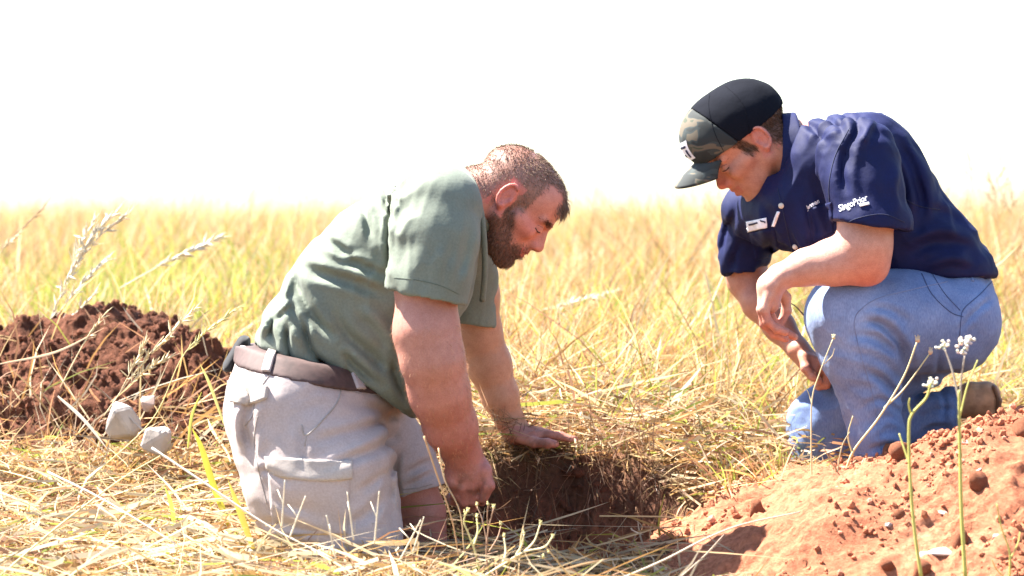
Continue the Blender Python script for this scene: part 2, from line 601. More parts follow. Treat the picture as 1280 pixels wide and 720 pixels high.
M['stone'] = plain("pale_stone", (0.36, 0.32, 0.29), 0.85, var=0.2, scale=25, bumpd=0.006)
def camo():
    m, nt, N, L, b = mat_base("cap_camouflage_cloth")
    n = noise_node(nt, 21, 1.2, 0.4, stretch=(0.75, 1.0, 1.7))
    n.inputs["Distortion"].default_value = 0.7
    r = ramp(nt, n.outputs["Fac"], [(0.0, (0.018, 0.022, 0.022)), (0.50, (0.03, 0.04, 0.04)), (0.545, (0.105, 0.085, 0.06)), (0.66, (0.045, 0.055, 0.035))])
    r.color_ramp.interpolation = 'CONSTANT'
    L.new(r.outputs[0], b.inputs["Base Color"])
    b.inputs["Roughness"].default_value = 0.85
    w = noise_node(nt, 700, 2)
    bump(nt, b, w.outputs["Fac"], 0.2, 0.001)
    return m
M['camo'] = camo()
def soil_mat(name, stops, clod=0.02):
    m, nt, N, L, b = mat_base(name)
    n = noise_node(nt, 6, 9, 0.7)
    r = ramp(nt, n.outputs["Fac"], stops)
    n2 = noise_node(nt, 90, 6, 0.7)
    r2 = ramp(nt, n2.outputs["Fac"], [(0.28, (0.45, 0.42, 0.40)), (0.65, (1.1, 1.1, 1.1))])
    c = mixc(nt, r.outputs[0], r2.outputs[0], 1.0, 'MULTIPLY')
    c = mixc(nt, c, attr(nt), 1.0, 'MULTIPLY')
    L.new(c, b.inputs["Base Color"])
    b.inputs["Roughness"].default_value = 0.95
    b.inputs["Specular IOR Level"].default_value = 0.15
    n3 = noise_node(nt, 45, 8, 0.75)
    bump(nt, b, n3.outputs["Fac"], 0.9, clod)
    return m
M['soil_red'] = soil_mat("red_soil", [(0.3, (0.34, 0.12, 0.065)), (0.55, (0.44, 0.175, 0.095)), (0.75, (0.52, 0.26, 0.16))], 0.012)
M['soil_dark'] = soil_mat("dark_brown_soil", [(0.3, (0.10, 0.038, 0.022)), (0.6, (0.18, 0.070, 0.040)), (0.8, (0.28, 0.13, 0.08))], 0.02)  # darker brown than the soil of the bright heap
M['ground'] = soil_mat("grassland_soil", [(0.3, (0.8, 0.8, 0.8)), (0.7, (1.0, 1.0, 1.0))], 0.02)
# ------------------------------------------------------------------ ground
_GY = np.array([-2000, -3, 0.0, 4.0, 5.5, 6.0, 6.5, 7.0, 8.0, 9.0, 12, 20, 60, 2500])
_GZ = np.array([-0.95, -0.95, -0.75, -0.30, -0.06, 0.02, 0.12, 0.195, 0.255, 0.275, 0.28, 0.28, 0.24, 0.24])
PIT_C = np.array((0.105, 6.12)); PIT_R = np.array((0.250, 0.175))
def pit_mask(x, y):
    P = np.stack([x, y, np.zeros_like(x)], -1).reshape(-1, 3)
    wob = (vnoise(P, 8.0) * 0.15 + vnoise(P, 26.0) * 0.07).reshape(x.shape)
    q = ((np.abs(x - PIT_C[0]) / PIT_R[0]) ** 2.6 + (np.abs(y - PIT_C[1]) / PIT_R[1]) ** 2.6) ** (1 / 2.6) + wob
    return q            # < 1 inside
def ground_z(x, y, pit=True):
    x = np.asarray(x, float); y = np.asarray(y, float)
    z = np.interp(y, _GY, _GZ)
    P = np.stack([x, y, np.zeros_like(x)], -1).reshape(-1, 3)
    z = z + (vnoise(P, 1.3) * 0.02 + vnoise(P, 5.0) * 0.008).reshape(x.shape) * np.clip((40 - y) / 30, 0, 1)
    z = z + 0.075 * np.exp(-((x - 0.1) / 0.42) ** 4) * sstep(6.12, 6.30, y) * sstep(7.3, 6.6, y)
    z = z - 0.045 * np.exp(-((x - 0.14) / 0.26) ** 4 - ((y - 5.74) / 0.25) ** 4)
    z = z - 0.085 * np.exp(-((x + 0.20) / 0.11) ** 4 - ((y - 6.02) / 0.26) ** 4)
    if pit:
        q = pit_mask(x, y)
        z = z - 0.26 * sstep(1.0, np.where(x > 0.16, 0.62, 0.84), q) + 0.02 * np.exp(-((q - 1.12) / 0.1) ** 2)
    return z
def axis_coords(lo, hi, step, far, grow=1.22):
    a = list(np.arange(lo, hi, step)); s = step; x = a[-1]
    up = []
    while x < far: s *= grow; x += s; up.append(x)
    s = step; x = a[0]; dn = []
    while x > -far: s *= grow; x -= s; dn.append(x)
    return np.array(dn[::-1] + a + up)
gx = axis_coords(-0.25, 0.45, 0.0085, 850, 1.10)
gy = axis_coords(5.85, 6.5, 0.0085, 850, 1.10)
GX, GY = np.meshgrid(gx, gy, indexing='ij')
GZ = ground_z(GX, GY)
nx_, ny_ = GX.shape
gv = np.stack([GX, GY, GZ], -1).reshape(-1, 3)
qp = pit_mask(GX, GY).ravel()
wall = np.exp(-((qp - 0.92) / 0.09) ** 2)
gv[:, :2] += (wall * 0.02)[:, None] * np.stack([fbm(gv, 25, 3), fbm(gv, 25, 3, 50)], 1)
gv[:, 2] += np.where(qp < 1.05, fbm(gv, 30, 3, 9) * 0.02, 0)
ii, jj = np.meshgrid(np.arange(nx_ - 1), np.arange(ny_ - 1), indexing='ij')
a0 = (ii * ny_ + jj).ravel()
gf = np.stack([a0, a0 + ny_, a0 + ny_ + 1, a0 + 1], 1)
straw = np.array((0.20, 0.125, 0.06)); soilc = np.array((0.20, 0.09, 0.055)); pitc = np.array((0.44, 0.15, 0.085)); redc = np.array((0.55, 0.22, 0.11))
nn = fbm(gv, 6, 4)[:, None]
gc = straw + (soilc - straw) * sstep(-0.2, 0.35, nn) * 0.8
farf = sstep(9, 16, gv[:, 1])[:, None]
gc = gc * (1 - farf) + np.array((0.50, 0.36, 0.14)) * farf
inp = sstep(1.06, 0.97, qp)[:, None]
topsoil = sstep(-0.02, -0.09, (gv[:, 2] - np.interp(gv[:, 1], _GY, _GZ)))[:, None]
right = sstep(0.08, 0.18, gv[:, 0] + 0.04 * nn[:, 0])[:, None]  # right wall's sunlit look painted in: brighter, redder soil colour
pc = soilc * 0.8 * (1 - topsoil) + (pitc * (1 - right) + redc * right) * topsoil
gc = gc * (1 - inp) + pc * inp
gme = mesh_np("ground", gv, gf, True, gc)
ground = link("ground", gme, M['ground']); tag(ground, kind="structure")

# ------------------------------------------------------------------ soil heaps
HEAPS = []
def heap(name, label, cx, cy, rx, ry, h, mat, seed, lumps, n=300, peak=1.0, dome=False):
    t = np.linspace(-1.25, 1.25, n)
    A, B = np.meshgrid(t, t, indexing='ij')
    x = cx + A * rx; y = cy + B * ry
    P = np.stack([x, y, np.full_like(x, seed)], -1).reshape(-1, 3)
    w = fbm(P, 3.0, 3).reshape(x.shape)
    r = np.sqrt(A ** 2 + B ** 2) * (1 + 0.16 * w)
    prof = np.clip(1 - r, -0.25, 1) ** 1.0
    if dome: prof = np.where(r < 1, 1 - r ** 2.3, (1 - r))
    prof = np.where(prof > 0, np.power(np.maximum(prof, 0), peak), prof * 1.0)
    zb = ground_z(x, y, False) - 0.012
    z = zb + h * prof
    for (lx, ly, lr, lh) in lumps:
        z = z + sstep(0, 0.15, prof) * lh * np.exp(-(((x - lx) / lr) ** 2 + ((y - ly) / lr) ** 2))
    V = np.stack([x, y, z], -1).reshape(-1, 3)
    amp = sstep(-0.1, 0.12, prof).ravel()
    V[:, 2] += amp * (fbm(V, 14, 4, seed) * 0.030 + (0.4 + 0.6 * sstep(-0.2, 0.3, vnoise(V, 6, seed + 4))) * (np.abs(fbm(V, 45, 3, seed + 5)) * 0.022 + np.maximum(vnoise(V, 85, seed + 6), 0) * 0.010))
    V[:, 0] += amp * fbm(V, 30, 3, seed + 9) * 0.012
    # broken clods: rounded lumps parted by sharp clefts, in drifts
    drift = sstep(-0.25, 0.25, vnoise(V, 3.2, seed + 21) + (0.35 - 0.9 * np.abs(V[:, 0] - 1.0) * 0 if cx < 0 else 0.9 * (0.78 - V[:, 0])))
    c1 = 1 - np.abs(vnoise(V, 24, seed + 22)) * 1.0; c2 = 1 - np.abs(vnoise(V, 52, seed + 23))
    V[:, 2] += (1.0 if cx < 0 else 0.3) * amp * drift * (0.030 * (0.55 - c1 ** 3) + 0.014 * (0.5 - c2 ** 3))
    V[:, 1] += amp * drift * (0.012 if cx < 0 else 0.006) * vnoise(V, 38, seed + 24)
    i, j = np.meshgrid(np.arange(n - 1), np.arange(n - 1), indexing='ij')
    a = (i * n + j).ravel()
    F = np.stack([a, a + n, a + n + 1, a + 1], 1)
    keep = (prof.ravel()[F] > -0.05).any(1)
    F = F[keep]
    c = np.ones((len(V), 3)) * (1 + 0.18 * fbm(V, 5, 3, seed + 2))[:, None]
    o = link(name, mesh_np(name, V, F, True, c), mat)
    tag(o, label, "soil heap")
    HEAPS.append((cx, cy, rx, ry))
    return o, BVHTree.FromPolygons([tuple(v) for v in V.tolist()], F.tolist())
heapR, bvhR = heap("soil_heap", "bright orange red heap of dug soil in front of the man in the navy shirt", 1.20, 5.92, 0.95, 0.60, 0.36, M['soil_red'], 3,
    [(0.62, 5.78, 0.12, 0.035), (0.85, 5.9, 0.10, 0.03)], peak=1.0)
heapL, bvhL = heap("soil_heap", "dark brown heap of moist soil behind the kneeling man in the green shirt", -0.97, 6.90, 0.50, 0.48, 0.235, M['soil_dark'], 8,
    [(-0.92, 6.9, 0.15, 0.055), (-1.12, 6.85, 0.05, 0.05), (-0.70, 6.8, 0.09, 0.05)], peak=0.8, dome=True)
def top_of(bvh, x, y):
    r = bvh.ray_cast(Vector((x, y, 3)), Vector((0, 0, -1)))
    return None if r[0] is None else r[0]
# clods: small ones as stuff, the larger ones each an object of its own
def clods(heapob, bvh, cx, cy, rx, ry, nsmall, nbig, mat, name, lab, grp, smin=0.002, smax=0.009):
    s = Soup(); r2 = random.Random(int(cx * 100) + 5); k = 0
    while k < nsmall:
        x = cx + r2.gauss(0, 0.55) * rx; y = cy + r2.gauss(0, 0.55) * ry - 0.05
        p = top_of(bvh, x, y)
        if p is None or ((x - cx) / rx) ** 2 + ((y - cy) / ry) ** 2 > 1.15: 
            k += 1; continue
        if vnoise(np.array([[x, y, 0.0]]), 7.0, 4.0)[0] + r2.uniform(-0.35, 0.25) < 0: k += 1; continue
        r = smin + (smax - smin) * r2.random() ** 3
        g = 0.95 + 0.5 * r2.random()
        col = (g, g, g) if r2.random() > 0.06 else (1.6, 2.0, 2.4)
        s.blob((p.x, p.y, p.z + r * 0.3), (r * r2.uniform(0.8, 1.4), r, r * r2.uniform(0.6, 1)), seed=k, rough=0.5, sub=1, c=col, rot=rotm(r2.random() * 6, r2.random() * 6, r2.random() * 6))
        k += 1
    o = s.build(name + "_crumbs", mat, None, smooth=False)
    tag(o, kind="stuff")
    o["label"] = lab; o["category"] = "loose soil"
    out = []
    protos = []
    for q in range(4):
        t = Soup(); t.blob((0, 0, 0), (1, 0.85, 0.7), seed=q * 7 + 1, rough=0.55, sub=2)
        me = mesh_np("soil_clod", np.concatenate(t.v), np.concatenate(t.f), True, np.concatenate(t.c)); me.materials.append(mat)
        protos.append(me)
    k = 0
    while k < nbig:
        x = cx + r2.uniform(-0.9, 0.9) * rx; y = cy + r2.uniform(-0.9, 0.5) * ry
        p = top_of(bvh, x, y)
        if p is None or ((x - cx) / rx) ** 2 + ((y - cy) / ry) ** 2 > 0.9: continue
        o = bpy.data.objects.new("soil_clod", protos[k % 4]); COL.objects.link(o)
        r = r2.uniform(0.010, 0.026) if cx > 0 else r2.uniform(0.010, 0.020)
        o.location = (p.x, p.y, p.z + r * 0.25); o.scale = (r, r, r); o.rotation_euler = (r2.random() * 6, r2.random() * 6, r2.random() * 6)
        tag(o, grp[0], "soil clod", grp[1]); k += 1
clods(heapR, bvhR, 1.20, 5.92, 0.90, 0.60, 11500, 22, M['soil_red'], "red_soil", "loose red crumbs scattered over the bright soil heap",
      ("rough red lump of soil lying on the bright orange red heap", "red soil clods on the bright heap"))
clods(heapL, bvhL, -0.97, 6.90, 0.50, 0.48, 4200, 18, M['soil_dark'], "dark_soil", "loose dark crumbs scattered over the brown soil heap",
      ("rough dark lump of soil lying on the brown heap", "dark soil clods on the brown heap"))
# pit rubble
def pit_crumbs():
    s = Soup(); r2 = random.Random(4)
    for k in range(900):
        a = r2.random() * 6.283; q = 0.9 * math.sqrt(r2.random())
        x = PIT_C[0] + math.cos(a) * q * PIT_R[0]; y = PIT_C[1] + math.sin(a) * q * PIT_R[1]
        z = float(ground_z(np.array([x]), np.array([y]))[0])
        r = 0.004 + 0.014 * r2.random() ** 3
        s.blob((x, y, z + r * 0.4), (r, r, r * 0.8), seed=k, rough=0.5, sub=1, c=(0.8 + 0.4 * r2.random(),) * 3)
    o = s.build("pit_crumbs", M['soil_dark'], None, False); tag(o, "loose crumbs of moist soil on the floor of the dug hole", "loose soil", kind="stuff")
pit_crumbs()
# ------------------------------------------------------------------ people
def head_field(F, C, d, pitch, sc, us=1.0, nose=1.0, chin=1.0, roll=0.0):
    """C ear-level centre of the head; d = +1 faces right, -1 faces left; pitch down in radians; local units are cm"""
    Fv = np.array((d * math.cos(pitch), 0, -math.sin(pitch))); Uv = np.array((d * math.sin(pitch), 0, math.cos(pitch)))
    Sv = np.array((0, 1.0, 0))
    if roll:
        Uv, Sv = Uv * math.cos(roll) - Sv * math.sin(roll), Sv * math.cos(roll) + Uv * math.sin(roll)
    q = 0.01 * sc
    def H(f, u, s=0.0): return np.array(C) + q * (f * Fv + u * us * Uv + s * Sv)
    R = np.stack([Fv, Sv, Uv], 1)
    def E(c, r, k, sub=False, RR=None): F.ell(H(*c), np.array(r) * q, R if RR is None else RR, k, sub)
    def Cc(a, b, ra, rb, k, sub=False): F.cap(H(*a), H(*b), ra * q, rb * q, k, 1.0, sub)
    E((-0.2, 4.2, 0), (9.2, 7.3, 6.7), 0.01)
    E((3.8, 4.2, 0), (5.9, 6.3, 5.8), 0.012)
    E((3.4, -1.6, 0), (5.6, 6.0, 7.0), 0.012)
    for s in (-1, 1):
        Cc((0.4, -4.2, s * 5.3), (6.6, -9.2 * chin, s * 1.8), 1.7, 1.6, 0.012)
        Cc((0.4, -4.2, s * 5.3), (0.0, 0.2, s * 5.9), 1.5, 1.4, 0.012)
        Cc((3.4, -1.4, s * 5.6), (7.0, -1.9, s * 4.2), 1.3, 1.5, 0.014)
        Cc((9.15, 2.0, s * 0.7), (7.6, 2.0, s * 4.6), 0.75, 0.7, 0.012)
    E((4.4, -6.6, 0), (4.4, 5.0, 4.0), 0.014)
    E((7.6, -9.6 * chin, 0), (1.75, 1.9, 1.6), 0.014)
    E((8.0, -5.9, 0), (1.6, 2.7, 2.1), 0.010)
    # eye sockets and eyes
    for s in (-1, 1):
        E((9.4, 0.25, s * 3.3), (1.35, 1.7, 1.0), 0.010, sub=True)
        E((7.75, 0.1, s * 3.2), (1.35, 1.3, 1.25), 0.003)
        Cc((9.15, -0.35, s * 2.3), (8.6, -0.6, s * 4.3), 0.22, 0.2, 0.004)
    # nose
    Cc((9.0, 1.5, 0), (10.1 + 0.8 * nose, -2.3, 0), 0.66, 0.80, 0.006)
    Cc((8.4, -0.4, 0), (9.6, -2.9, 0), 1.05, 1.35, 0.008)
    Cc((8.3, -3.0, 0), (8.9, -4.9, 0), 1.6, 1.1, 0.010)
    E((10.1 + 0.8 * nose, -2.9, 0), (1.0, 0.95, 0.95), 0.006)
    for s in (-1, 1):
        E((9.5 + 0.5 * nose, -3.3, s * 1.15), (1.0, 0.62, 0.75), 0.005)
        E((9.6 + 0.7 * nose, -3.85, s * 0.75), (0.42, 0.35, 0.3), 0.003, sub=True)
    # lips
    Cc((9.75, -5.35, 0), (8.7, -5.75, 2.0), 0.52, 0.3, 0.004); Cc((9.75, -5.35, 0), (8.7, -5.75, -2.0), 0.52, 0.3, 0.004)
    Cc((9.5, -6.55, 0), (8.6, -6.1, 1.9), 0.6, 0.3, 0.004); Cc((9.5, -6.55, 0), (8.6, -6.1, -1.9), 0.6, 0.3, 0.004)
    for s in (-1, 1): Cc((10.25, -5.95, 0), (8.75, -5.95, s * 2.4), 0.20, 0.16, 0.003, True)
    # ears
    for s in (-1, 1):
        a = 0.35
        Er = np.stack([Fv * math.cos(a) - Sv * s * math.sin(a) * -1, Sv * math.cos(a) * 1.0, Uv], 1)
        pts = []
        for k in range(15):
            t = math.radians(-115 + k * 21)          # helix arc, open to the front
            pts.append((-1.1 - 1.65 * math.sin(math.radians(90) + t * 1.0) * 1.0, 0.5 + 3.0 * math.sin(t) * -1.0 if False else 0.5 + 3.0 * math.cos(math.radians(90) + t) * -1.0, 0))
        E((-1.0, 0.3, s * 7.35), (1.6, 0.42, 2.8), 0.004)
        prev = None
        for k in range(17):
            t = math.radians(60 + k * 15)            # from front-top over the back to the lobe
            r1 = 1.55 if t < math.radians(250) else 1.1
            p = (-0.9 + r1 * math.cos(t), 0.4 + 2.65 * math.sin(t), s * (7.75 + 0.35 * math.sin(t / 2)))
            if prev is not None: Cc(prev, p, 0.36, 0.36, 0.002)
            prev = p
        E((-0.55, -2.3, s * 7.5), (0.75, 0.4, 0.85), 0.003)
        E((-0.5, -0.2, s * 8.05), (0.75, 0.75, 1.1), 0.003, sub=True)
        E((-0.9, 1.7, s * 8.0), (0.75, 0.35, 0.8), 0.003, sub=True)
        E((0.35, -0.2, s * 7.45), (0.35, 0.45, 0.6), 0.002)
    def loc(V):
        D = (V - np.array(C)) / q
        return D @ Fv, (D @ Uv) / us, D @ Sv
    return H, loc, (Fv, Uv, Sv)

def finger(F, pts, r0, r1, k=0.004):
    n = len(pts)
    for i in range(n - 1):
        ra = r0 + (r1 - r0) * i / (n - 1); rb = r0 + (r1 - r0) * (i + 1) / (n - 1)
        F.cap(pts[i], pts[i + 1], ra, rb, k if i else 0.008)
        if i: F.ell(pts[i], (ra * 1.08,) * 3, None, 0.004)

def strands(name, V, N, mask_w, n, length, width, colfn, mat, parent, flow, lift=0.35, seed=1, jitter=0.35, segs=2):
    """short tapered hairs rooted on the skin; mask_w is a weight per vertex"""
    r = np.random.default_rng(seed)
    w = mask_w / mask_w.sum()
    idx = r.choice(len(V), n, p=w)
    root = V[idx] + r.normal(0, 0.0012, (n, 3))
    nrm = N[idx]
    fl = flow(V[idx])
    fl = fl - (fl * nrm).sum(1)[:, None] * nrm
    fl /= np.linalg.norm(fl, axis=1)[:, None] + 1e-9
    d = fl + nrm * lift + r.normal(0, jitter, (n, 3))
    d /= np.linalg.norm(d, axis=1)[:, None]
    L = length(V[idx]) * r.uniform(0.6, 1.15, n)
    side = np.cross(d, r.normal(0, 1, (n, 3))); side /= np.linalg.norm(side, axis=1)[:, None]
    wd = width * r.uniform(0.7, 1.2, n)
    p1 = root + d * (L * 0.55)[:, None] + nrm * (L * 0.04)[:, None]
    p2 = root + d * L[:, None] + fl * (L * 0.25)[:, None] - nrm * (L * 0.12)[:, None]
    root = root - nrm * 0.002
    vv = np.stack([root - side * wd[:, None] / 2, root + side * wd[:, None] / 2, p1 - side * wd[:, None] * 0.4, p1 + side * wd[:, None] * 0.4, p2], 1).reshape(-1, 3)
    b = np.arange(n)[:, None] * 5
    f = np.concatenate([b + [0, 1, 3], b + [0, 3, 2], b + [2, 3, 4]], 1).reshape(-1, 3)
    c = np.repeat(colfn(V[idx], r), 5, axis=0)
    return link(name, mesh_np(name, vv, f, True, c), mat, parent)

def finish(name, F, mat, parent, dispfn=None, colfn=None, smooth=1):
    V, Q = F.nets(smooth=smooth)
    N = vnormals(V, Q)
    if dispfn is not None:
        V = V + N * dispfn(V, N)[:, None]
        N = vnormals(V, Q)
    c = np.ones((len(V), 3)) if colfn is None else colfn(V, N)
    o = link(name, mesh_np(name, V, Q, True, c), mat, parent)
    return o, V, Q, N

def text_drape(name, txt, bvh, px, py, size, ang, mat, parent, off=0.0015, shear=0.0, arc=0.0, bold=0.0, xs=1.0):
    cu = bpy.data.curves.new(name, 'FONT'); cu.body = txt; cu.size = 1.0; cu.shear = shear; cu.offset = bold
    cu.resolution_u = 3
    ob = bpy.data.objects.new(name, cu); COL.objects.link(ob)
    dg = bpy.context.evaluated_depsgraph_get()
    me = bpy.data.meshes.new_from_object(ob.evaluated_get(dg))
    bpy.data.objects.remove(ob); bpy.data.curves.remove(cu)
    V = np.array([v.co[:] for v in me.vertices]); 
    V[:, 0] -= V[:, 0].mean(); w = V[:, 0].max() - V[:, 0].min()
    ca, sa = math.cos(ang), math.sin(ang)
    out = []; last = None
    for x, y, _ in V:
        X = x * size * xs; Yy = y * size + arc * math.sin(math.pi * (x / w)) * 1.0
        qx = px + X * ca + Yy * sa; qy = py + X * sa * -1.0 * -1.0 - Yy * ca
        h = hit(bvh, qx, qy) or last
        last = h
        out.append(h[0] + h[1] * off)
    for v, p in zip(me.vertices, out): v.co = p
    me.name = name
    me.color_attributes.new("tint", 'FLOAT_COLOR', 'POINT')
    ca_ = me.color_attributes["tint"]; ca_.data.foreach_set("color", np.ones(len(me.vertices) * 4, dtype=np.float32))
    me.update()
    return link(name, me, mat, parent)

# =================================================================== man in green
Y1 = 6.0; S1 = Y1 / FPX
def p1(px, py, dy=0.0): return W(px, py, Y1 + dy)
man = empty("person", W(420, 690, 6.0), "kneeling bearded man in an olive green shirt and pale cargo shorts reaching into the hole", "person")
def body_green():
    F = Field(W(225, 735, 5.66) - 0.0, W(745, 165, 6.46) + 0.0, 0.0036)
    F.lo[1] = 5.66
    k = 0.02
    # torso core (under the shirt)
    F.chain([(p1(385, 485), 50 * S1), (p1(430, 410), 56 * S1), (p1(480, 350), 58 * S1), (p1(535, 285), 48 * S1)], k, 1.2)
    F.cap(p1(545, 270, -0.13), p1(565, 270, 0.14), 40 * S1, 36 * S1, 0.03)
    # neck
    F.chain([(p1(552, 268), 42 * S1), (p1(592, 250), 37 * S1), (p1(622, 238), 36 * S1)], 0.025, 1.15)
    # near arm (bare below the sleeve)
    na = [(p1(545, 262, -0.18), 36 * S1), (p1(533, 350, -0.22), 37 * S1), (p1(533, 415, -0.235), 38 * S1), (p1(541, 450, -0.235), 36.5 * S1), (p1(549, 490, -0.21), 35.5 * S1), (p1(563, 532, -0.165), 31 * S1), (p1(577, 566, -0.115), 24 * S1)]
    F.chain(na, 0.022)
    # far arm
    fa = [(p1(580, 290, 0.18), 34 * S1), (p1(592, 370, 0.24), 32 * S1), (p1(598, 415, 0.27), 29 * S1), (p1(611, 455, 0.29), 28 * S1), (p1(625, 495, 0.30), 23 * S1), (p1(638, 527, 0.31), 17 * S1), (p1(645, 541, 0.31), 15 * S1)]
    F.chain(fa, 0.02)
    # near hand: fist, back of the hand to the camera
    F.chain([(p1(577, 566, -0.115), 22 * S1), (p1(590, 592, -0.10), 23 * S1)], 0.012, 0.95)
    F.cap(p1(574, 594, -0.105), p1(597, 590, -0.105), 17 * S1, 17 * S1, 0.012)
    for mx, my, L in ((602, 600, 1.0), (590, 607, 1.06), (578, 609, 1.0), (567, 604, 0.85)):
        finger(F, [p1(mx - 4, my - 14, -0.105), p1(mx, my, -0.118), p1(mx + 3, my + 18 * L, -0.10), p1(mx + 0, my + 26 * L, -0.07), p1(mx - 4, my + 20 * L, -0.045)], 7.2 * S1 * 1.0, 5.6 * S1, 0.002)
    finger(F, [p1(594, 577, -0.10), p1(606, 589, -0.125), p1(611, 607, -0.128), p1(604, 623, -0.115)], 8.5 * S1, 6.5 * S1, 0.004)
    # far hand, flat on the rim with the fingers pointing right
    F.chain([(p1(645, 541, 0.31), 14 * S1), (p1(675, 546, 0.295), 13 * S1)], 0.012, 1.9)
    for j, (yy, L) in enumerate(((0.255, 0.90), (0.28, 1.05), (0.303, 1.0), (0.326, 0.8))):
        b = p1(680, 545, yy)
        finger(F, [p1(668, 544, yy), p1(684, 543, yy), p1(684 + 17 * L, 545 + 2 * j * 0, yy - 0.003), p1(684 + 33 * L, 549, yy - 0.006)], 6.6 * S1, 4.6 * S1, 0.003)
    finger(F, [p1(652, 548, 0.27), p1(668, 553, 0.235), p1(684, 554, 0.225), p1(694, 555, 0.225)], 7.5 * S1, 5.4 * S1, 0.004)
    # legs
    F.chain([(p1(375, 515, -0.10), 70 * S1), (p1(425, 650, -0.14), 52 * S1), (p1(440, 692, -0.14), 46 * S1)], 0.02)
    F.chain([(p1(420, 520, 0.10), 62 * S1), (p1(505, 610, 0.15), 40 * S1), (p1(523, 642, 0.15), 33 * S1), (p1(528, 672, 0.15), 30 * S1)], 0.02)
    F.chain([(p1(445, 695, -0.13), 40 * S1), (p1(380, 690, 0.02), 40 * S1), (p1(330, 655, 0.26), 26 * S1)], 0.02)
    F.chain([(p1(526, 672, 0.16), 30 * S1), (p1(450, 655, 0.30), 34 * S1), (p1(385, 640, 0.40), 24 * S1)], 0.02)
    H, loc, ax = head_field(F, p1(637, 250, 0.0), 1, math.radians(45), 0.99, us=0.95)
    # muscle and elbow shapes on the near arm
    F.ell(p1(520, 455, -0.255), (14 * S1, 10 * S1, 18 * S1), None, 0.02)
    def col(V, N):
        c = np.ones((len(V), 3)) * np.array((0.44, 0.215, 0.165))
        f, u, s = loc(V)
        nz = fbm(V, 18, 3)[:, None]
        # redder forearms, hands, knees
        forearm = sstep(0.02, -0.18, V[:, 2] - p1(0, 440)[2])
        near = (V[:, 1] < 5.92)
        red = np.array((0.42, 0.16, 0.125))
        c += (red - c) * (forearm * np.where(near, 0.9, 0.35))[:, None]
        tan = np.array((0.50, 0.27, 0.175))
        c = np.where(((V[:, 1] > 6.1) & (V[:, 0] < p1(670, 0)[0]) & (V[:, 2] > p1(0, 545)[2]))[:, None], tan, c)
        head = (V[:, 0] > p1(575, 0)[0]) & (V[:, 2] > p1(0, 352)[2])
        face = np.array((0.56, 0.245, 0.185))
        c = np.where(head[:, None], face, c)
        cheek = np.exp(-((f - 6.5) ** 2 + (u + 1.5) ** 2) / 9) * head
        c += (np.array((0.58, 0.17, 0.13)) - c) * (0.6 * cheek)[:, None]
        nose = np.exp(-((f - 11) ** 2 + (u + 3) ** 2) / 3) * head
        c += (np.array((0.60, 0.20, 0.15)) - c) * (0.6 * nose)[:, None]
        ear = ((np.abs(s) > 7.0) & (f < 1.2) & (f > -3.4) & (np.abs(u) < 4) & head)
        c = np.where(ear[:, None], np.array((0.60, 0.215, 0.175)), c)
        hw = sstep(0, 1, hairmask(V)) * head * ~ear; bw = beardmask(V) * head * ~ear
        c += (np.array((0.22, 0.135, 0.10)) - c) * (hw * 0.7)[:, None]
        c += (np.array((0.19, 0.095, 0.07)) - c) * (bw * 0.8)[:, None]
        lips = (np.abs(s) < 2.6) & (f > 8.4) & (u < -5.0) & (u > -7.0) & head
        c = np.where(lips[:, None], np.array((0.42, 0.12, 0.10)), c)
        hand = sstep(p1(0, 572)[2], p1(0, 596)[2], V[:, 2]) * near + sstep(p1(648, 0)[0], p1(668, 0)[0], V[:, 0]) * (V[:, 2] < p1(0, 500)[2])
        dirt = hand * sstep(-0.15, 0.35, fbm(V, 70, 3, 4))
        c += (np.array((0.17, 0.075, 0.05)) - c) * (0.6 * dirt)[:, None]
        return c * (1 + 0.10 * nz)
    def hairmask(V):
        f, u, s = loc(V)
        w = fbm(V, 60, 2) * 0.35
        hl = np.interp(f, [-3, 0, 1.2, 2.6, 4, 7, 10], [2.5, 3.4, 4.7, 7.2, 8.8, 8.4, 6.4])
        top = sstep(-0.4, 0.7, u + w - hl + 1.3 * (1 - sstep(1.5, 3.5, np.abs(s))) * (f > 6))
        back = sstep(0.5, -1.5, f + w + 1.6) * sstep(-4.0, -2.0, u + w)
        side = sstep(2.4, 1.6, np.abs(f - 1.6 + w)) * sstep(-1.0, 0.5, u) * (np.abs(s) > 4)
        return np.clip(np.maximum(np.maximum(top, back), side * 0.9), 0, 1)
    def beardmask(V):
        f, u, s = loc(V)
        w = fbm(V, 60, 2, 30) * 0.7
        line = np.interp(f, [-2, 1.0, 3.5, 5.0, 6.5, 8.2, 9.5, 12], [-1.0, 0.2, -1.6, -4.4, -5.9, -5.4, -4.6, -4.2])
        b = sstep(1.3, -1.3, u + w * 1.4 - line) * sstep(-1.6, 0.4, f + w)
        b *= sstep(-13.8, -11.5, u + w)
        lips = np.exp(-(((u + 5.95) / 0.9) ** 2 + (s / 1.9) ** 4)) * (f > 8.6)
        return np.clip(b - lips * 0.9, 0, 1)
    o, V, Q, N = finish("body", F, M['skin'], man, None, col, smooth=1)
    f, u, s = loc(V)
    head = (V[:, 0] > p1(575, 0)[0]) & (V[:, 2] > p1(0, 352)[2]) & (np.abs(V[:, 1] - 6.0) < 0.13)
    ear = ((np.abs(s) > 7.0) & (f < 1.2) & (f > -3.4) & (np.abs(u) < 4))
    Fv, Uv, Sv = ax
    def hcol(P, r):
        b = np.array((0.185, 0.12, 0.085)) * r.uniform(0.75, 1.35, (len(P), 1))
        ff, uu, ss = loc(P)
        gr = (r.random(len(P)) < 0.22) & (uu < 3)
        b[gr] = np.array((0.26, 0.21, 0.17))
        return b
    hm = hairmask(V) * head * ~ear
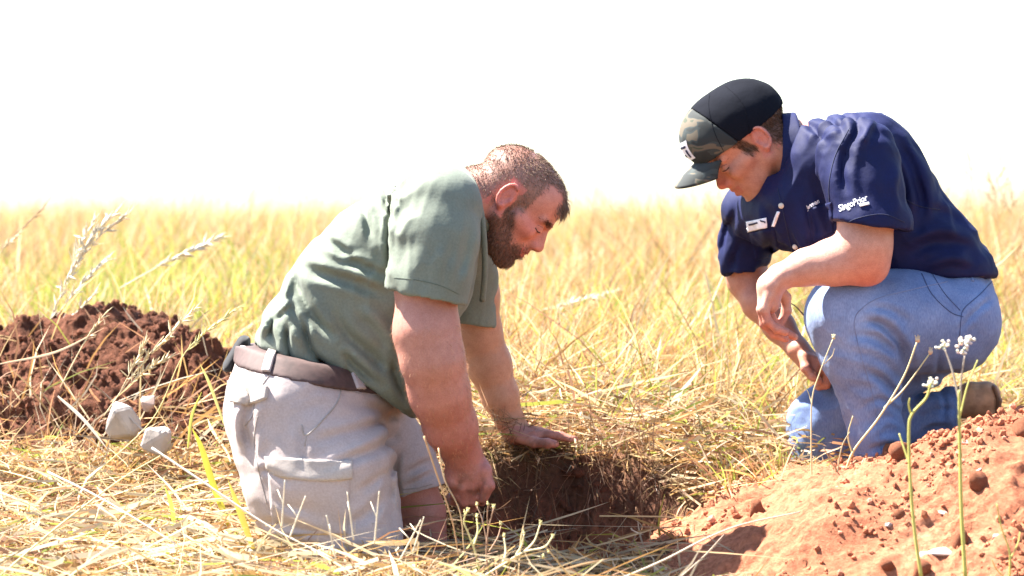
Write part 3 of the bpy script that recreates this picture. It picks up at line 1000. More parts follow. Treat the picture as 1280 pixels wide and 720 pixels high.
    strands("hair", V, N, hm ** 1.2 + 1e-12, 8000, lambda P: np.where(loc(P)[1] > 6, 0.009, 0.006), 0.0009, hcol, M['hair'], man,
            lambda P: np.outer(np.ones(len(P)), Fv * 0.6 - Uv * 0.25) + (loc(P)[0][:, None] < -3) * (-Uv * 1.2 - Fv * 0.4) , 0.5, 1, 0.30)
    # fringe tuft over the forehead
    fr = np.exp(-(((f - 8.3) / 0.9) ** 2 + ((u - 6.9) / 1.2) ** 2 + (s / 3.5) ** 2)) * head
    strands("fringe", V, N, fr + 1e-12, 420, lambda P: np.full(len(P), 0.022), 0.0010, hcol, M['hair'], man,
            lambda P: np.outer(np.ones(len(P)), Fv * 1.0 - Uv * 0.9), 0.55, 5, 0.18)
    bm_ = beardmask(V) * head * ~ear
    def bcol(P, r):
        b = np.array((0.19, 0.105, 0.072)) * r.uniform(0.6, 1.6, (len(P), 1))
        rd = r.random(len(P)) < 0.15
        b[rd] = np.array((0.22, 0.10, 0.06)); return b
    strands("beard", V, N, bm_ ** 1.3 + 1e-12, 12000, lambda P: 0.005 + 0.004 * sstep(-6, -10, loc(P)[1]), 0.0010, bcol, M['hair'], man,
            lambda P: np.outer(np.ones(len(P)), Fv * 0.25 - Uv * 0.9), 0.5, 2, 0.35)
    eb = sum(np.exp(-(((f - 9.0 + 0.25 * (np.abs(s) - 1)) / 1.3) ** 2 + ((u - 2.15 + 0.0 * s) / 0.42) ** 2 + ((np.abs(s) - 3.0) / 1.7) ** 4)) for _ in (0,)) * head
    strands("eyebrow", V, N, eb + 1e-12, 700, lambda P: np.full(len(P), 0.008), 0.0009, lambda P, r: np.array((0.12, 0.06, 0.04)) * r.uniform(0.6, 1.5, (len(P), 1)), M['hair'], man,
            lambda P: np.outer(np.ones(len(P)), -Fv * 0.6 + Sv * 0) + Sv * np.sign(P[:, 1:2] - 6.0) , 0.3, 3, 0.2)
    sl = Soup()
    bh = bvh_of(V, Q)
    seam("eyelash", bh, [proj(H(9.0, -0.35, -2.6)), proj(H(8.5, -0.55, -3.4)), proj(H(7.6, -0.35, -4.4))], 0.0011, M['lash'], man, 0.0003, 1.2)
    seam("eyelid_crease", bh, [proj(H(9.1, 0.75, -2.8)), proj(H(8.4, 0.75, -3.6)), proj(H(7.5, 0.45, -4.5))], 0.0006, M['lid'], man, 0.0, 1.2)
    # arm hair: fine pale hairs on the near forearm
    am = ((V[:, 1] < 5.93) & (V[:, 2] < p1(0, 400)[2]) & (V[:, 2] > p1(0, 590)[2]) & (V[:, 0] > p1(488, 0)[0])).astype(float)
    strands("arm_hair", V, N, am + 1e-12, 2500, lambda P: np.full(len(P), 0.009), 0.0005, lambda P, r: np.array((0.5, 0.27, 0.16)) * r.uniform(0.6, 1.3, (len(P), 1)), M['hair'], man,
            lambda P: np.outer(np.ones(len(P)), np.array((0.3, 0, -1.0))), 0.5, 4, 0.3)
    return V, Q
GV, GQ = body_green()

def shirt_green():
    F = Field(W(285, 560, 5.70), W(640, 180, 6.36), 0.0045); F.lo[1] = 5.68
    k = 0.03
    core = [(p1(372, 470), 66 * S1), (p1(402, 425), 73 * S1), (p1(448, 375), 87 * S1), (p1(492, 330), 86 * S1), (p1(532, 288), 68 * S1)]
    F.chain(core, k, 1.42)
    F.chain([(p1(445, 425), 62 * S1), (p1(478, 462), 60 * S1)], 0.05, 1.5)       # belly
    F.chain([(p1(478, 462), 52 * S1), (p1(500, 490), 36 * S1)], 0.03, 1.6)
    F.chain([(p1(480, 400), 78 * S1), (p1(528, 345), 66 * S1)], 0.04, 1.35)
    F.plane_cut(np.array((0, 5.845, 0)), np.array((0, -1.0, 0)), 0.07)
    F.cap(p1(545, 262, -0.14), p1(568, 272, 0.15), 54 * S1, 48 * S1, 0.03)
    # near sleeve
    G = F.blank()
    G.chain([(p1(548, 262, -0.175), 51 * S1), (p1(543, 300, -0.20), 51 * S1), (p1(536, 345, -0.218), 49 * S1), (p1(533, 400, -0.228), 48 * S1)], 0.018)
    G.plane_cut(p1(532, 366, 0), np.array((-0.22, 0.0, -1.0)), 0.003)
    G.cap(p1(533, 384, -0.23), p1(533, 470, -0.235), 41.5 * S1, 41.5 * S1, 0.003, 1.0, True)
    F.union(G, 0.014)
    # far sleeve
    G = F.blank()
    G.chain([(p1(575, 290, 0.17), 42 * S1), (p1(584, 350, 0.235), 37 * S1), (p1(588, 440, 0.26), 34 * S1)], 0.02)
    G.plane_cut(p1(590, 412, 0), np.array((-0.15, 0, -1.0)), 0.003)
    G.cap(p1(590, 425, 0.275), p1(596, 500, 0.30), 30.5 * S1, 30.5 * S1, 0.003, 1.0, True)
    F.union(G, 0.014)
    # openings and hems
    # lower hem of the shirt tucked over the belt
    a = W(312, 428, Y1); b = W(442, 461, Y1); c = W(520, 528, Y1)
    d1 = b - a; n1 = np.array((d1[2], 0, -d1[0])); 
    if n1[2] > 0: n1 = -n1
    F.plane_cut(a, n1, 0.01, hi=np.array([p1(438, 0)[0], 9, 9]))
    d2 = c - b; n2 = np.array((d2[2], 0, -d2[0]))
    if n2[2] > 0: n2 = -n2
    F.plane_cut(W(446, 462, Y1), n2, 0.012, lo=np.array([p1(438, 0)[0], -9, -9]))
    # neck opening
    F.chain([(p1(590, 252), 40 * S1), (p1(640, 230), 44 * S1)], 0.004, 1.1) if False else None
    F.cap(p1(597, 252), p1(650, 225), 41 * S1, 46 * S1, 0.006, 1.1, True)
    # folds, as in the photograph
    px = S1
    folds = [
        ([(493, 345), (455, 330), (420, 306), (398, 292)], 7, 5), ([(492, 372), (450, 352), (405, 340), (378, 330)], 8, 6),
        ([(430, 425), (400, 395), (380, 360), (368, 335)], 8, 8), ([(395, 440), (372, 405), (362, 370), (368, 335)], 7, -6),
        ([(425, 460), (400, 440), (390, 420), (388, 395)], 6, 7), ([(372, 445), (366, 425), (368, 400)], 5, 6),
        ([(470, 300), (462, 270), (452, 250)], 6, 5), ([(495, 275), (486, 250), (482, 235)], 6, 6),
        ([(491, 340), (490, 300), (495, 255), (503, 230)], 4, 7),
        ([(500, 470), (470, 440), (440, 415), (420, 380)], 10, 6), ([(505, 440), (480, 400), (450, 375)], 9, -5),
        ([(350, 425), (345, 405), (352, 380)], 5, 5), ([(480, 478), (450, 452), (432, 430)], 7, 5),
        ([(330, 420), (350, 390), (372, 372)], 5, -5), ([(572, 350), (582, 320), (590, 280)], 6, 3),
        ([(545, 365), (552, 330), (560, 300)], 7, -3), ([(512, 500), (500, 470), (494, 440)], 7, 5), ([(410, 300), (430, 318), (462, 322)], 6, -4)]
    for pts, w, a in folds:
        F.fold([tuple(q) for q in spline(pts, 6)], w * px * 0.85, a * px * 1.15, Y1, y_hi=6.05)
    def disp(V, N):
        q = V.copy()
        st = np.stack([q[:, 0] * 0.75 + q[:, 2] * 0.65, q[:, 1] * 0.9, q[:, 2] * 0.3 - q[:, 0] * 0.2], 1)
        core = sstep(p1(560, 0)[0], p1(500, 0)[0], V[:, 0])
        return 0.004 * vnoise(st, 17) + 0.0016 * vnoise(q, 34, 5) + wrinkle(V, 26, 0.0065, (0.7, 0.0, -0.72), 2.0) * core + wrinkle(V, 40, 0.003, (0.2, 0.3, 0.95), 9.0) * (0.3 + 0.7 * core)
    o, V, Q, N = finish("shirt", F, M['green_shirt'], man, disp, None, smooth=1)
    return V, Q
SV, SQ = shirt_green()
bS = bvh_of(SV, SQ)
def collar_green():
    F = Field(W(530, 400, 5.82), W(625, 180, 6.2), 0.003)
    F.lo[1] = 5.82
    # collar leaf: a thin ring round the neck, cut by two planes across the neck axis
    a, b = p1(560, 262), p1(612, 240)
    F.cap(p1(548, 268), p1(606, 243), 60 * S1, 46 * S1, 0.002, 1.12)
    F.cap(p1(548, 268), p1(606, 243), 56 * S1, 42 * S1, 0.002, 1.12, True)
    ax = (b - a) / np.linalg.norm(b - a)
    n = np.array((ax[0], 0, ax[2] + 0.0)); n = n / np.linalg.norm(n)
    F.plane_cut(p1(596, 248), n + np.array((0.0, 0, 0.1)), 0.003)
    F.plane_cut(p1(568, 258), -(n + np.array((0.0, 0, 0.25))), 0.003)
    o, V, Q, N = finish("collar", F, M['green_shirt'], man, lambda V, N: 0.002 * vnoise(V, 30), None)
    # front edge of the collar and placket hanging from it
    s = Soup()
    P = [p1(556, 205, 0.02), p1(577, 211, -0.04), p1(593, 232, -0.09), p1(601, 264, -0.11), p1(605, 300, -0.11), p1(606, 340, -0.09), p1(603, 376, -0.06)]
    s.tube(spline(P, 8), 0.0062, 8)
    s.build("placket_edge", M['green_shirt'], man)
collar_green()
seam("sleeve_hem", bS, [(492, 347), (520, 350), (550, 357), (574, 368)], 0.0006, M['seam_green'], man, 0.0004)

def shorts():
    F = Field(W(255, 720, 5.66), W(570, 420, 6.40), 0.0045); F.lo[1] = 5.64
    F.chain([(p1(362, 452), 66 * S1), (p1(362, 505), 78 * S1)], 0.03, 1.5)
    F.cap(p1(420, 482), p1(440, 500), 50 * S1, 52 * S1, 0.04, 1.6)
    F.chain([(p1(366, 515, -0.10), 84 * S1), (p1(402, 600, -0.12), 90 * S1), (p1(424, 665, -0.135), 73 * S1), (p1(436, 720, -0.14), 70 * S1)], 0.03, 1.0)
    F.chain([(p1(440, 515, 0.10), 66 * S1), (p1(492, 572, 0.14), 50 * S1), (p1(530, 640, 0.15), 44 * S1)], 0.02, 1.1)
    UN = F.copy()
    # near hem
    F.plane_cut(p1(425, 690, 0), np.array((0.15, 0, -1)), 0.004, lo=np.array([-9, -9, -9]), hi=np.array([p1(500, 0)[0], 9, p1(0, 640)[2]]))
    # far hem
    a = p1(500, 625); b = p1(548, 608)
    F.plane_cut(a, np.array((0.25, 0, -1)), 0.003, lo=np.array([p1(496, 0)[0], 5.99, -9]), hi=np.array([9, 9, p1(0, 585)[2]]))
    F.cap(p1(519, 610, 0.15), p1(530, 660, 0.15), 37 * S1, 37 * S1, 0.003, 1.05, True)
    # waist line
    w0 = W(300, 438, Y1); w1 = W(445, 468, Y1); d = w1 - w0; n = np.array((-d[2], 0, d[0])); n = n if n[2] > 0 else -n
    F.plane_cut(W(300, 430, Y1), n, 0.004)
    folds = [
        ([(405, 575), (450, 560), (500, 545), (525, 535)], 7, 5), ([(430, 555), (470, 540), (515, 520)], 7, -4),
        ([(400, 540), (440, 530), (490, 520)], 6, 4), ([(500, 530), (480, 510), (455, 500)], 6, 4),
        ([(330, 560), (322, 530), (325, 500), (332, 480)], 7, 7), ([(312, 550), (306, 520), (312, 490)], 6, -5), ([(345, 590), (335, 560), (338, 535)], 6, -4),
        ([(330, 640), (370, 640), (430, 652)], 6, 5), ([(330, 665), (380, 668), (430, 660)], 6, 5), ([(440, 640), (470, 625), (495, 600)], 7, 5),
        ([(500, 560), (492, 590), (496, 640)], 5, 5), ([(455, 600), (480, 585), (498, 575)], 6, 4), ([(505, 595), (525, 585), (540, 580)], 5, 4), ([(505, 612), (530, 600), (545, 594)], 4, 3),
        ([(300, 470), (320, 480), (330, 495)], 5, 4), ([(385, 520), (390, 545), (392, 570)], 5, 3), ([(350, 610), (370, 625), (400, 628)], 5, -4), ([(380, 590), (350, 575), (330, 580)], 5, 3)]
    for pts, w, am in folds:
        F.fold([tuple(q) for q in spline(pts, 6)], w * S1, am * S1 * 0.85, Y1, y_hi=6.12 if pts[0][0] > 499 else 6.02)
    def disp(V, N): return 0.003 * vnoise(V * np.array((1, 1, 1.7)), 15) + 0.0015 * vnoise(V, 36, 5) + wrinkle(V, 24, 0.0045, (0.9, 0.2, 0.3), 4.0)
    o, V, Q, N = finish("shorts", F, M['khaki'], man, disp, None)
    b = bvh_of(V, Q)
    # belt: a band round the waist
    F2 = UN
    mid0 = W(302, 441, Y1)
    nn_ = n / np.linalg.norm(n)
    F2.D -= 0.0055
    F2.plane_cut(mid0 + nn_ * 14 * S1, nn_, 0.007); F2.plane_cut(mid0 - nn_ * 12 * S1, -nn_, 0.007)
    F2.plane_cut(p1(482, 480), np.array((1.0, 0, 0)), 0.002)
    o2, V2, Q2, N2 = finish("belt", F2, M['leather'], man, None, None)
    b2 = bvh_of(V2, Q2)
    for pts in ([(342, 431), (338, 447), (333, 464)], [(440, 456), (446, 472), (451, 486)]):
        Pp = []
        (x0, y0), _, (x1, y1) = pts
        wv = 5
        patch("belt_loop", b2, [(x0 - wv, y0), (x0 + wv, y0 + 1), (x1 + wv, y1 + 1), (x1 - wv, y1)], M['khaki'], man, 0.005, 2)
    # waistband edges, pockets, flaps and seams
    seam("waistband_seam", b, [(298, 464), (350, 466), (400, 478), (450, 492)], 0.0007, M['seam_khaki'], man)
    seam("pocket_seam", b, [(427, 478), (423, 500), (408, 520), (383, 544), (377, 531)], 0.0016, M['seam_khaki'], man)
    seam("pocket_seam", b, [(383, 545), (381, 558)], 0.0010, M['seam_khaki'], man)
    patch("cargo_pocket", b, [(334, 572), (438, 576), (434, 668), (342, 668)], M['khaki'], man, 0.0032, 3.5)
    patch("pocket_flap", b, [(332, 571), (440, 577), (439, 598), (337, 592)], M['pocket_lining'], man, 0.0062, 3, bend=lambda u, v: (0, 6 * math.sin(u * 3.1) * v))
    patch("back_pocket_flap", b, [(288, 478), (336, 484), (334, 498), (292, 503)], M['pocket_lining'], man, 0.008, 3, bend=lambda u, v: (0, 5 * math.sin(u * 3.1) * v))
    seam("side_seam", b, [(346, 460), (330, 478), (319, 500), (316, 520), (306, 532)], 0.0011, M['seam_khaki'], man)
    seam("side_seam", b, [(322, 520), (318, 550), (324, 590), (334, 630)], 0.0009, M['seam_khaki'], man)
    seam("hem_seam", b, [(503, 612), (522, 610), (541, 605)], 0.0008, M['seam_khaki'], man)
    # pouch on the back of the belt
    s = Field(W(270, 470, 5.85), W(320, 415, 6.12), 0.003); s.lo[1] = 5.85
    s.cap(W(288, 458, 5.98), W(305, 428, 5.98), 10 * S1, 9 * S1, 0.004, 3.0)
    finish("belt_pouch", s, M['black_cloth'], man, None, None)
shorts()
# boots, mostly lost in the straw behind him
def boot(F, a, b, c, r):
    F.chain([(a, r * 0.85), (b, r), (c, r * 0.8)], 0.01)
def boots_green():
    for heel, toe in ((W(322, 655, 6.28), W(300, 690, 6.36)), (W(385, 640, 6.42), W(360, 672, 6.52))):
        F = Field(np.minimum(heel, toe) - 0.08, np.maximum(heel, toe) + 0.08, 0.005)
        F.chain([(heel + (0.02, 0, 0.01), 0.042), (heel, 0.045), (toe, 0.04)], 0.015)
        finish("boot", F, M['boot'], man)
boots_green()
# =================================================================== man in navy
Y2 = 6.4; S2 = Y2 / FPX
def p2(px, py, dy=0.0): return W(px, py, Y2 + dy)
man2 = empty("person", W(1100, 590, 6.4), "crouching man in a navy work shirt, blue jeans and camouflage cap", "person")
def body_navy():
    F = Field(W(835, 640, 6.05), W(1262, 90, 6.78), 0.0036); F.lo[1] = 6.05
    F.chain([(p2(1040, 215), 52 * S2), (p2(1085, 245), 60 * S2), (p2(1150, 320), 42 * S2), (p2(1190, 365), 32 * S2)], 0.02, 1.4)
    F.cap(p2(1065, 205, -0.15), p2(1000, 225, 0.16), 40 * S2, 36 * S2, 0.03)
    F.chain([(p2(1020, 195), 42 * S2), (p2(985, 186), 35 * S2), (p2(955, 180), 34 * S2)], 0.025, 1.1)
    # near arm
    F.chain([(p2(1075, 200, -0.19), 34 * S2), (p2(1083, 265, -0.23), 34 * S2), (p2(1080, 305, -0.235), 33 * S2), (p2(1077, 322, -0.225), 31 * S2)], 0.015)
    F.chain([(p2(1079, 324, -0.225), 31 * S2), (p2(1040, 328, -0.225), 27 * S2), (p2(1008, 334, -0.225), 21 * S2), (p2(975, 346, -0.225), 15.5 * S2)], 0.018)
    F.ell(p2(1088, 336, -0.225), (20 * S2, 19 * S2, 18 * S2), None, 0.015)
    # near hand hanging from the wrist
    F.chain([(p2(975, 346, -0.225), 15 * S2), (p2(963, 358, -0.22), 15.5 * S2), (p2(961, 378, -0.215), 14 * S2)], 0.01, 1.5)
    for j, (dx, dyy, L) in enumerate(((0, 0, 0.80), (-3, 1, 0.97), (-1, 0, 1.02), (5, -2, 0.95))):
        y = -0.252 + 0.023 * j
        finger(F, [p2(962 + dx, 370 + dyy, y), p2(955 + dx, 386 + dyy, y), p2(958 + dx * 1.5 + 2 * L, 386 + 20 * L, y + 0.002), p2(966 + dx * 2 + 7 * L, 386 + 32 * L, y + 0.004), p2(973 + dx * 2 + 11 * L, 386 + 37 * L, y + 0.006)], 6.4 * S2, 4.6 * S2, 0.003)
    finger(F, [p2(972, 358, -0.19), p2(982, 372, -0.175), p2(983, 388, -0.17), p2(977, 402, -0.175)], 7 * S2, 5.2 * S2, 0.004)
    # far arm, straight down to the knee
    F.chain([(p2(955, 250, 0.19), 34 * S2), (p2(932, 310, 0.20), 28 * S2), (p2(934, 348, 0.20), 25 * S2), (p2(950, 378, 0.17), 22 * S2), (p2(974, 408, 0.13), 18.5 * S2), (p2(997, 436, 0.09), 14 * S2)], 0.02)
    F.chain([(p2(997, 436, 0.09), 14 * S2), (p2(1016, 458, 0.08), 15 * S2)], 0.01, 1.5)
    F.cap(p2(1018, 462, 0.05), p2(1020, 466, 0.11), 10 * S2, 10 * S2, 0.01)
    for j, L in enumerate((0.9, 1.0, 1.0, 0.85)):
        y = 0.052 + 0.02 * j
        finger(F, [p2(1010, 448, y), p2(1025, 452, y - 0.004), p2(1034, 464, y - 0.006), p2(1033, 466 + 15 * L, y - 0.004), p2(1023, 467 + 17 * L, y)], 6 * S2, 4.6 * S2, 0.003)
    finger(F, [p2(1004, 446, 0.045), p2(1007, 460, 0.03), p2(1015, 470, 0.028), p2(1024, 476, 0.03)], 6.4 * S2, 5 * S2, 0.004)
    # legs (inside the jeans)
    F.chain([(p2(1180, 400, -0.08), 40 * S2), (p2(1070, 395, -0.14), 34 * S2), (p2(1090, 480, -0.14), 24 * S2), (p2(1100, 575, -0.14), 16 * S2)], 0.02)
    F.chain([(p2(1180, 405, 0.08), 36 * S2), (p2(1032, 535, 0.12), 24 * S2), (p2(1140, 535, 0.10), 16 * S2), (p2(1190, 513, 0.08), 14 * S2)], 0.02)
    H, loc, ax = head_field(F, p2(941, 175, 0.0), -1, math.radians(42), 1.04, us=0.93, nose=0.9, roll=0.10)
    Fv, Uv, Sv = ax
    def col(V, N):
        c = np.ones((len(V), 3)) * np.array((0.54, 0.30, 0.23))
        f, u, s = loc(V)
        head = (V[:, 0] < p2(985, 0)[0]) & (V[:, 2] > p2(0, 262)[2]) & (np.abs(V[:, 1] - 6.4) < 0.13)
        c = np.where(head[:, None], np.array((0.58, 0.265, 0.18)), c)
        ear = ((np.abs(s) > 7.0) & (f < 1.2) & (f > -3.4) & (np.abs(u) < 4) & head)
        c = np.where(ear[:, None], np.array((0.60, 0.23, 0.17)), c)
        el = np.exp(-(((V - p2(1085, 345, -0.25)) / 0.05) ** 2).sum(1))
        c += (np.array((0.58, 0.20, 0.13)) - c) * (0.75 * el)[:, None]
        farm = (V[:, 1] > 6.42) & (V[:, 2] < p2(0, 330)[2])
        c = np.where(farm[:, None], np.array((0.46, 0.215, 0.145)), c)
        hand = (V[:, 0] < p2(985, 0)[0]) & (V[:, 1] < 6.3) & (V[:, 2] < p2(0, 385)[2])
        c = np.where(hand[:, None], np.array((0.50, 0.215, 0.155)), c)
        jaw = sstep(0, -3, u - 0.3 * f + 1) * sstep(-1, 1, f) * head
        c += (np.array((0.36, 0.17, 0.125)) - c) * (0.35 * jaw)[:, None]
        nose = np.exp(-((f - 11) ** 2 + (u + 3) ** 2) / 3) * head
        c += (np.array((0.62, 0.17, 0.12)) - c) * (0.7 * nose)[:, None]
        lips = (np.abs(s) < 2.6) & (f > 8.4) & (u < -5.0) & (u > -7.0) & head
        c = np.where(lips[:, None], np.array((0.46, 0.16, 0.12)), c)
        hw = hmask(V) * head * ~ear
        c += (np.array((0.13, 0.07, 0.045)) - c) * (0.75 * hw)[:, None]
        return c * (1 + 0.08 * fbm(V, 18, 3)[:, None])
    def hmask(V):
        f, u, s = loc(V); w = fbm(V, 60, 2) * 0.6
        back = sstep(0.5, -1.5, f + w + 2.2) * sstep(-5.0, -3.0, u + w)
        side = sstep(1.5, 0.7, np.abs(f - 2.2 + w - 0.35 * u)) * sstep(-1.6, -0.4, u) * (np.abs(s) > 4)
        return np.clip(np.maximum(back, side), 0, 1)
    o, V, Q, N = finish("body", F, M['skin'], man2, None, col)
    f, u, s = loc(V)
    head = (V[:, 0] < p2(990, 0)[0]) & (V[:, 2] > p2(0, 262)[2]) & (np.abs(V[:, 1] - 6.4) < 0.13)
    ear = ((np.abs(s) > 7.0) & (f < 1.2) & (f > -3.4) & (np.abs(u) < 4))
    hm = hmask(V) * head * ~ear * (u < 5)
    strands("hair", V, N, hm + 1e-12, 6500, lambda P: np.full(len(P), 0.010), 0.0011, lambda P, r: np.array((0.12, 0.065, 0.04)) * r.uniform(0.5, 1.7, (len(P), 1)), M['hair'], man2,
            lambda P: np.outer(np.ones(len(P)), -Uv - Fv * 0.3), 0.3, 1, 0.25)
    eb = np.exp(-(((f - 8.8 + 0.25 * (np.abs(s) - 1)) / 1.3) ** 2 + ((u - 2.15) / 0.42) ** 2 + ((np.abs(s) - 3.0) / 1.7) ** 4)) * head
    strands("eyebrow", V, N, eb + 1e-12, 500, lambda P: np.full(len(P), 0.008), 0.0009, lambda P, r: np.array((0.10, 0.05, 0.035)) * r.uniform(0.6, 1.5, (len(P), 1)), M['hair'], man2,
            lambda P: np.outer(np.ones(len(P)), -Fv * 0.6) + Sv * np.sign(P[:, 1:2] - 6.4), 0.3, 3, 0.2)
    sl = Soup()
    bh = bvh_of(V, Q)
    seam("eyelash", bh, [proj(H(9.0, -0.35, -2.6)), proj(H(8.5, -0.55, -3.4)), proj(H(7.6, -0.35, -4.4))], 0.0011, M['lash'], man2, 0.0003, 1.2)
    seam("eyelid_crease", bh, [proj(H(9.1, 0.75, -2.8)), proj(H(8.4, 0.75, -3.6)), proj(H(7.5, 0.45, -4.5))], 0.0006, M['lid'], man2, 0.0, 1.2)
    # ---------------- cap
    R = np.stack([Fv, Sv, Uv], 1); q = 0.0104
    C = Field(W(835, 262, 6.22), W(985, 88, 6.58), 0.0028); C.lo[1] = 6.22
    C.ell(H(-0.2, 4.7), np.array((10.0, 8.5, 8.7)) * q, R, 0.01)
    C.ell(H(5.2, 7.0), np.array((7.2, 7.0, 6.7)) * q, R, 0.03)
    C.ell(H(0.0, 3.2), np.array((9.5, 8.0, 7.8)) * q, R, 0.004, sub=True)
    cutn = -Uv * 1.0 + Fv * 0.10
    C.plane_cut(H(1.0, 2.5), cutn, 0.004)
    # strap opening at the back
    crown = C.copy()
    # panels: seams as shallow valleys, split of front (camouflage) and rear (black) by a plane
    Cf = crown.copy(); Cb = crown
    sp = H(4.0, 8)
    Cf.plane_cut(sp, -(Fv * 1.0 - Uv * 0.20), 0.001)
    Cb.plane_cut(sp, (Fv * 1.0 - Uv * 0.20), 0.001)
    o1, V1, Q1, N1 = finish("cap_rear_panels", Cb, M['cap_dark'], man2, lambda V, N: 0.0012 * vnoise(V, 40), None)
    o2, V2, Q2, N2 = finish("cap_front_panel", Cf, M['camo'], man2, lambda V, N: 0.001 * vnoise(V, 40), None)
    tb = H(1.0, 13.7)
    st = Soup(); st.blob(tb, (0.006, 0.006, 0.004), 1, 0.05, 2); st.build("cap_button", M['cap_dark'], man2)
    # curved brim
    nu, nv = 24, 16; top = []
    for j in range(nv + 1):
        v = j / nv
        for i in range(nu + 1):
            a = -1 + 2 * i / nu
            s_ = a * 7.4 * (1 - 0.10 * v)
            f0 = 4.2 + 7.6 * math.sqrt(max(0.0, 1 - (a * 0.86) ** 2))
            ext = 6.6 * v * (1 - 0.55 * abs(a) ** 2.2) 
            droop = 3.7 * (abs(a) ** 1.8) * (0.6 + 0.4 * v) + 0.9 * v * v
            top.append(H(f0 + ext, 4.6 - droop, s_))
    top = np.array(top); th = Uv * 0.0022
    n = len(top); Vb = np.concatenate([top + th, top - th]); Fb = []
    w = nu + 1
    for j in range(nv):
        for i in range(nu):
            a = j * w + i
            Fb.append((a, a + 1, a + w + 1, a + w)); Fb.append((a + n, a + w + n, a + w + 1 + n, a + 1 + n))
    ring = [i for i in range(w)] + [j * w + nu for j in range(1, nv + 1)] + [nv * w + i for i in range(nu - 1, -1, -1)] + [j * w for j in range(nv - 1, 0, -1)]
    for a, b in zip(ring, ring[1:] + ring[:1]): Fb.append((a, a + n, b + n, b))
    so = Soup(); so.add(Vb, np.array(Fb)); so.build("cap_brim", M['camo'], man2)
    bC = bvh_of(np.concatenate([V1, V2]), np.concatenate([Q1, Q2 + len(V1)]))
    seam("cap_seam", bC, [(888, 112), (886, 135), (893, 165), (905, 190)], 0.0006, M['cap_dark'], man2)
    seam("cap_seam", bC, [(905, 106), (925, 125), (935, 150), (936, 168)], 0.0006, M['cap_dark'], man2)
    # patch on the front of the cap with a white emblem
    pc = H(11.0, 7.0, -2.6)
    def P3(a, b, o_):      # on the front panel: a sideways cm, b up cm
        best = None
        base = H(16.5, 8.4 + b, a - 1.0)
        bv = P3.bv
        r_ = bv.ray_cast(Vector(base), Vector(-Fv + Sv * 0.0))
        if r_[0] is None: return None
        nrm = np.array(r_[1]); nrm = nrm if nrm @ Fv > 0 else -nrm
        return np.array(r_[0]) + nrm * o_
    P3.bv = bvh_of(V2, Q2)
    def panel(name, a0, a1, b0, b1, o_, mat, n_=8):
        g = []; 
        for j in range(n_ + 1):
            for i in range(n_ + 1):
                p = P3(a0 + (a1 - a0) * i / n_, b0 + (b1 - b0) * j / n_, o_)
                if p is None: return
                g.append(p)
        g = np.array(g); back = g - Fv * 0.002
        F_ = [(j * (n_ + 1) + i, j * (n_ + 1) + i + 1, (j + 1) * (n_ + 1) + i + 1, (j + 1) * (n_ + 1) + i) for j in range(n_) for i in range(n_)]
        s_ = Soup(); s_.add(g, np.array(F_)); s_.build(name, mat, man2)
    panel("cap_patch", -2.6, 2.6, -2.3, 1.9, 0.0014, M['thread'])
    panel("patch_mark", -2.0, 1.0, 0.6, 1.1, 0.0024, M['navy_ink'])
    panel("patch_mark", -2.0, -1.4, -1.7, 0.2, 0.0024, M['navy_ink'])
    panel("patch_mark", -0.6, 1.8, -1.4, -0.7, 0.0024, M['navy_ink'])
body_navy()

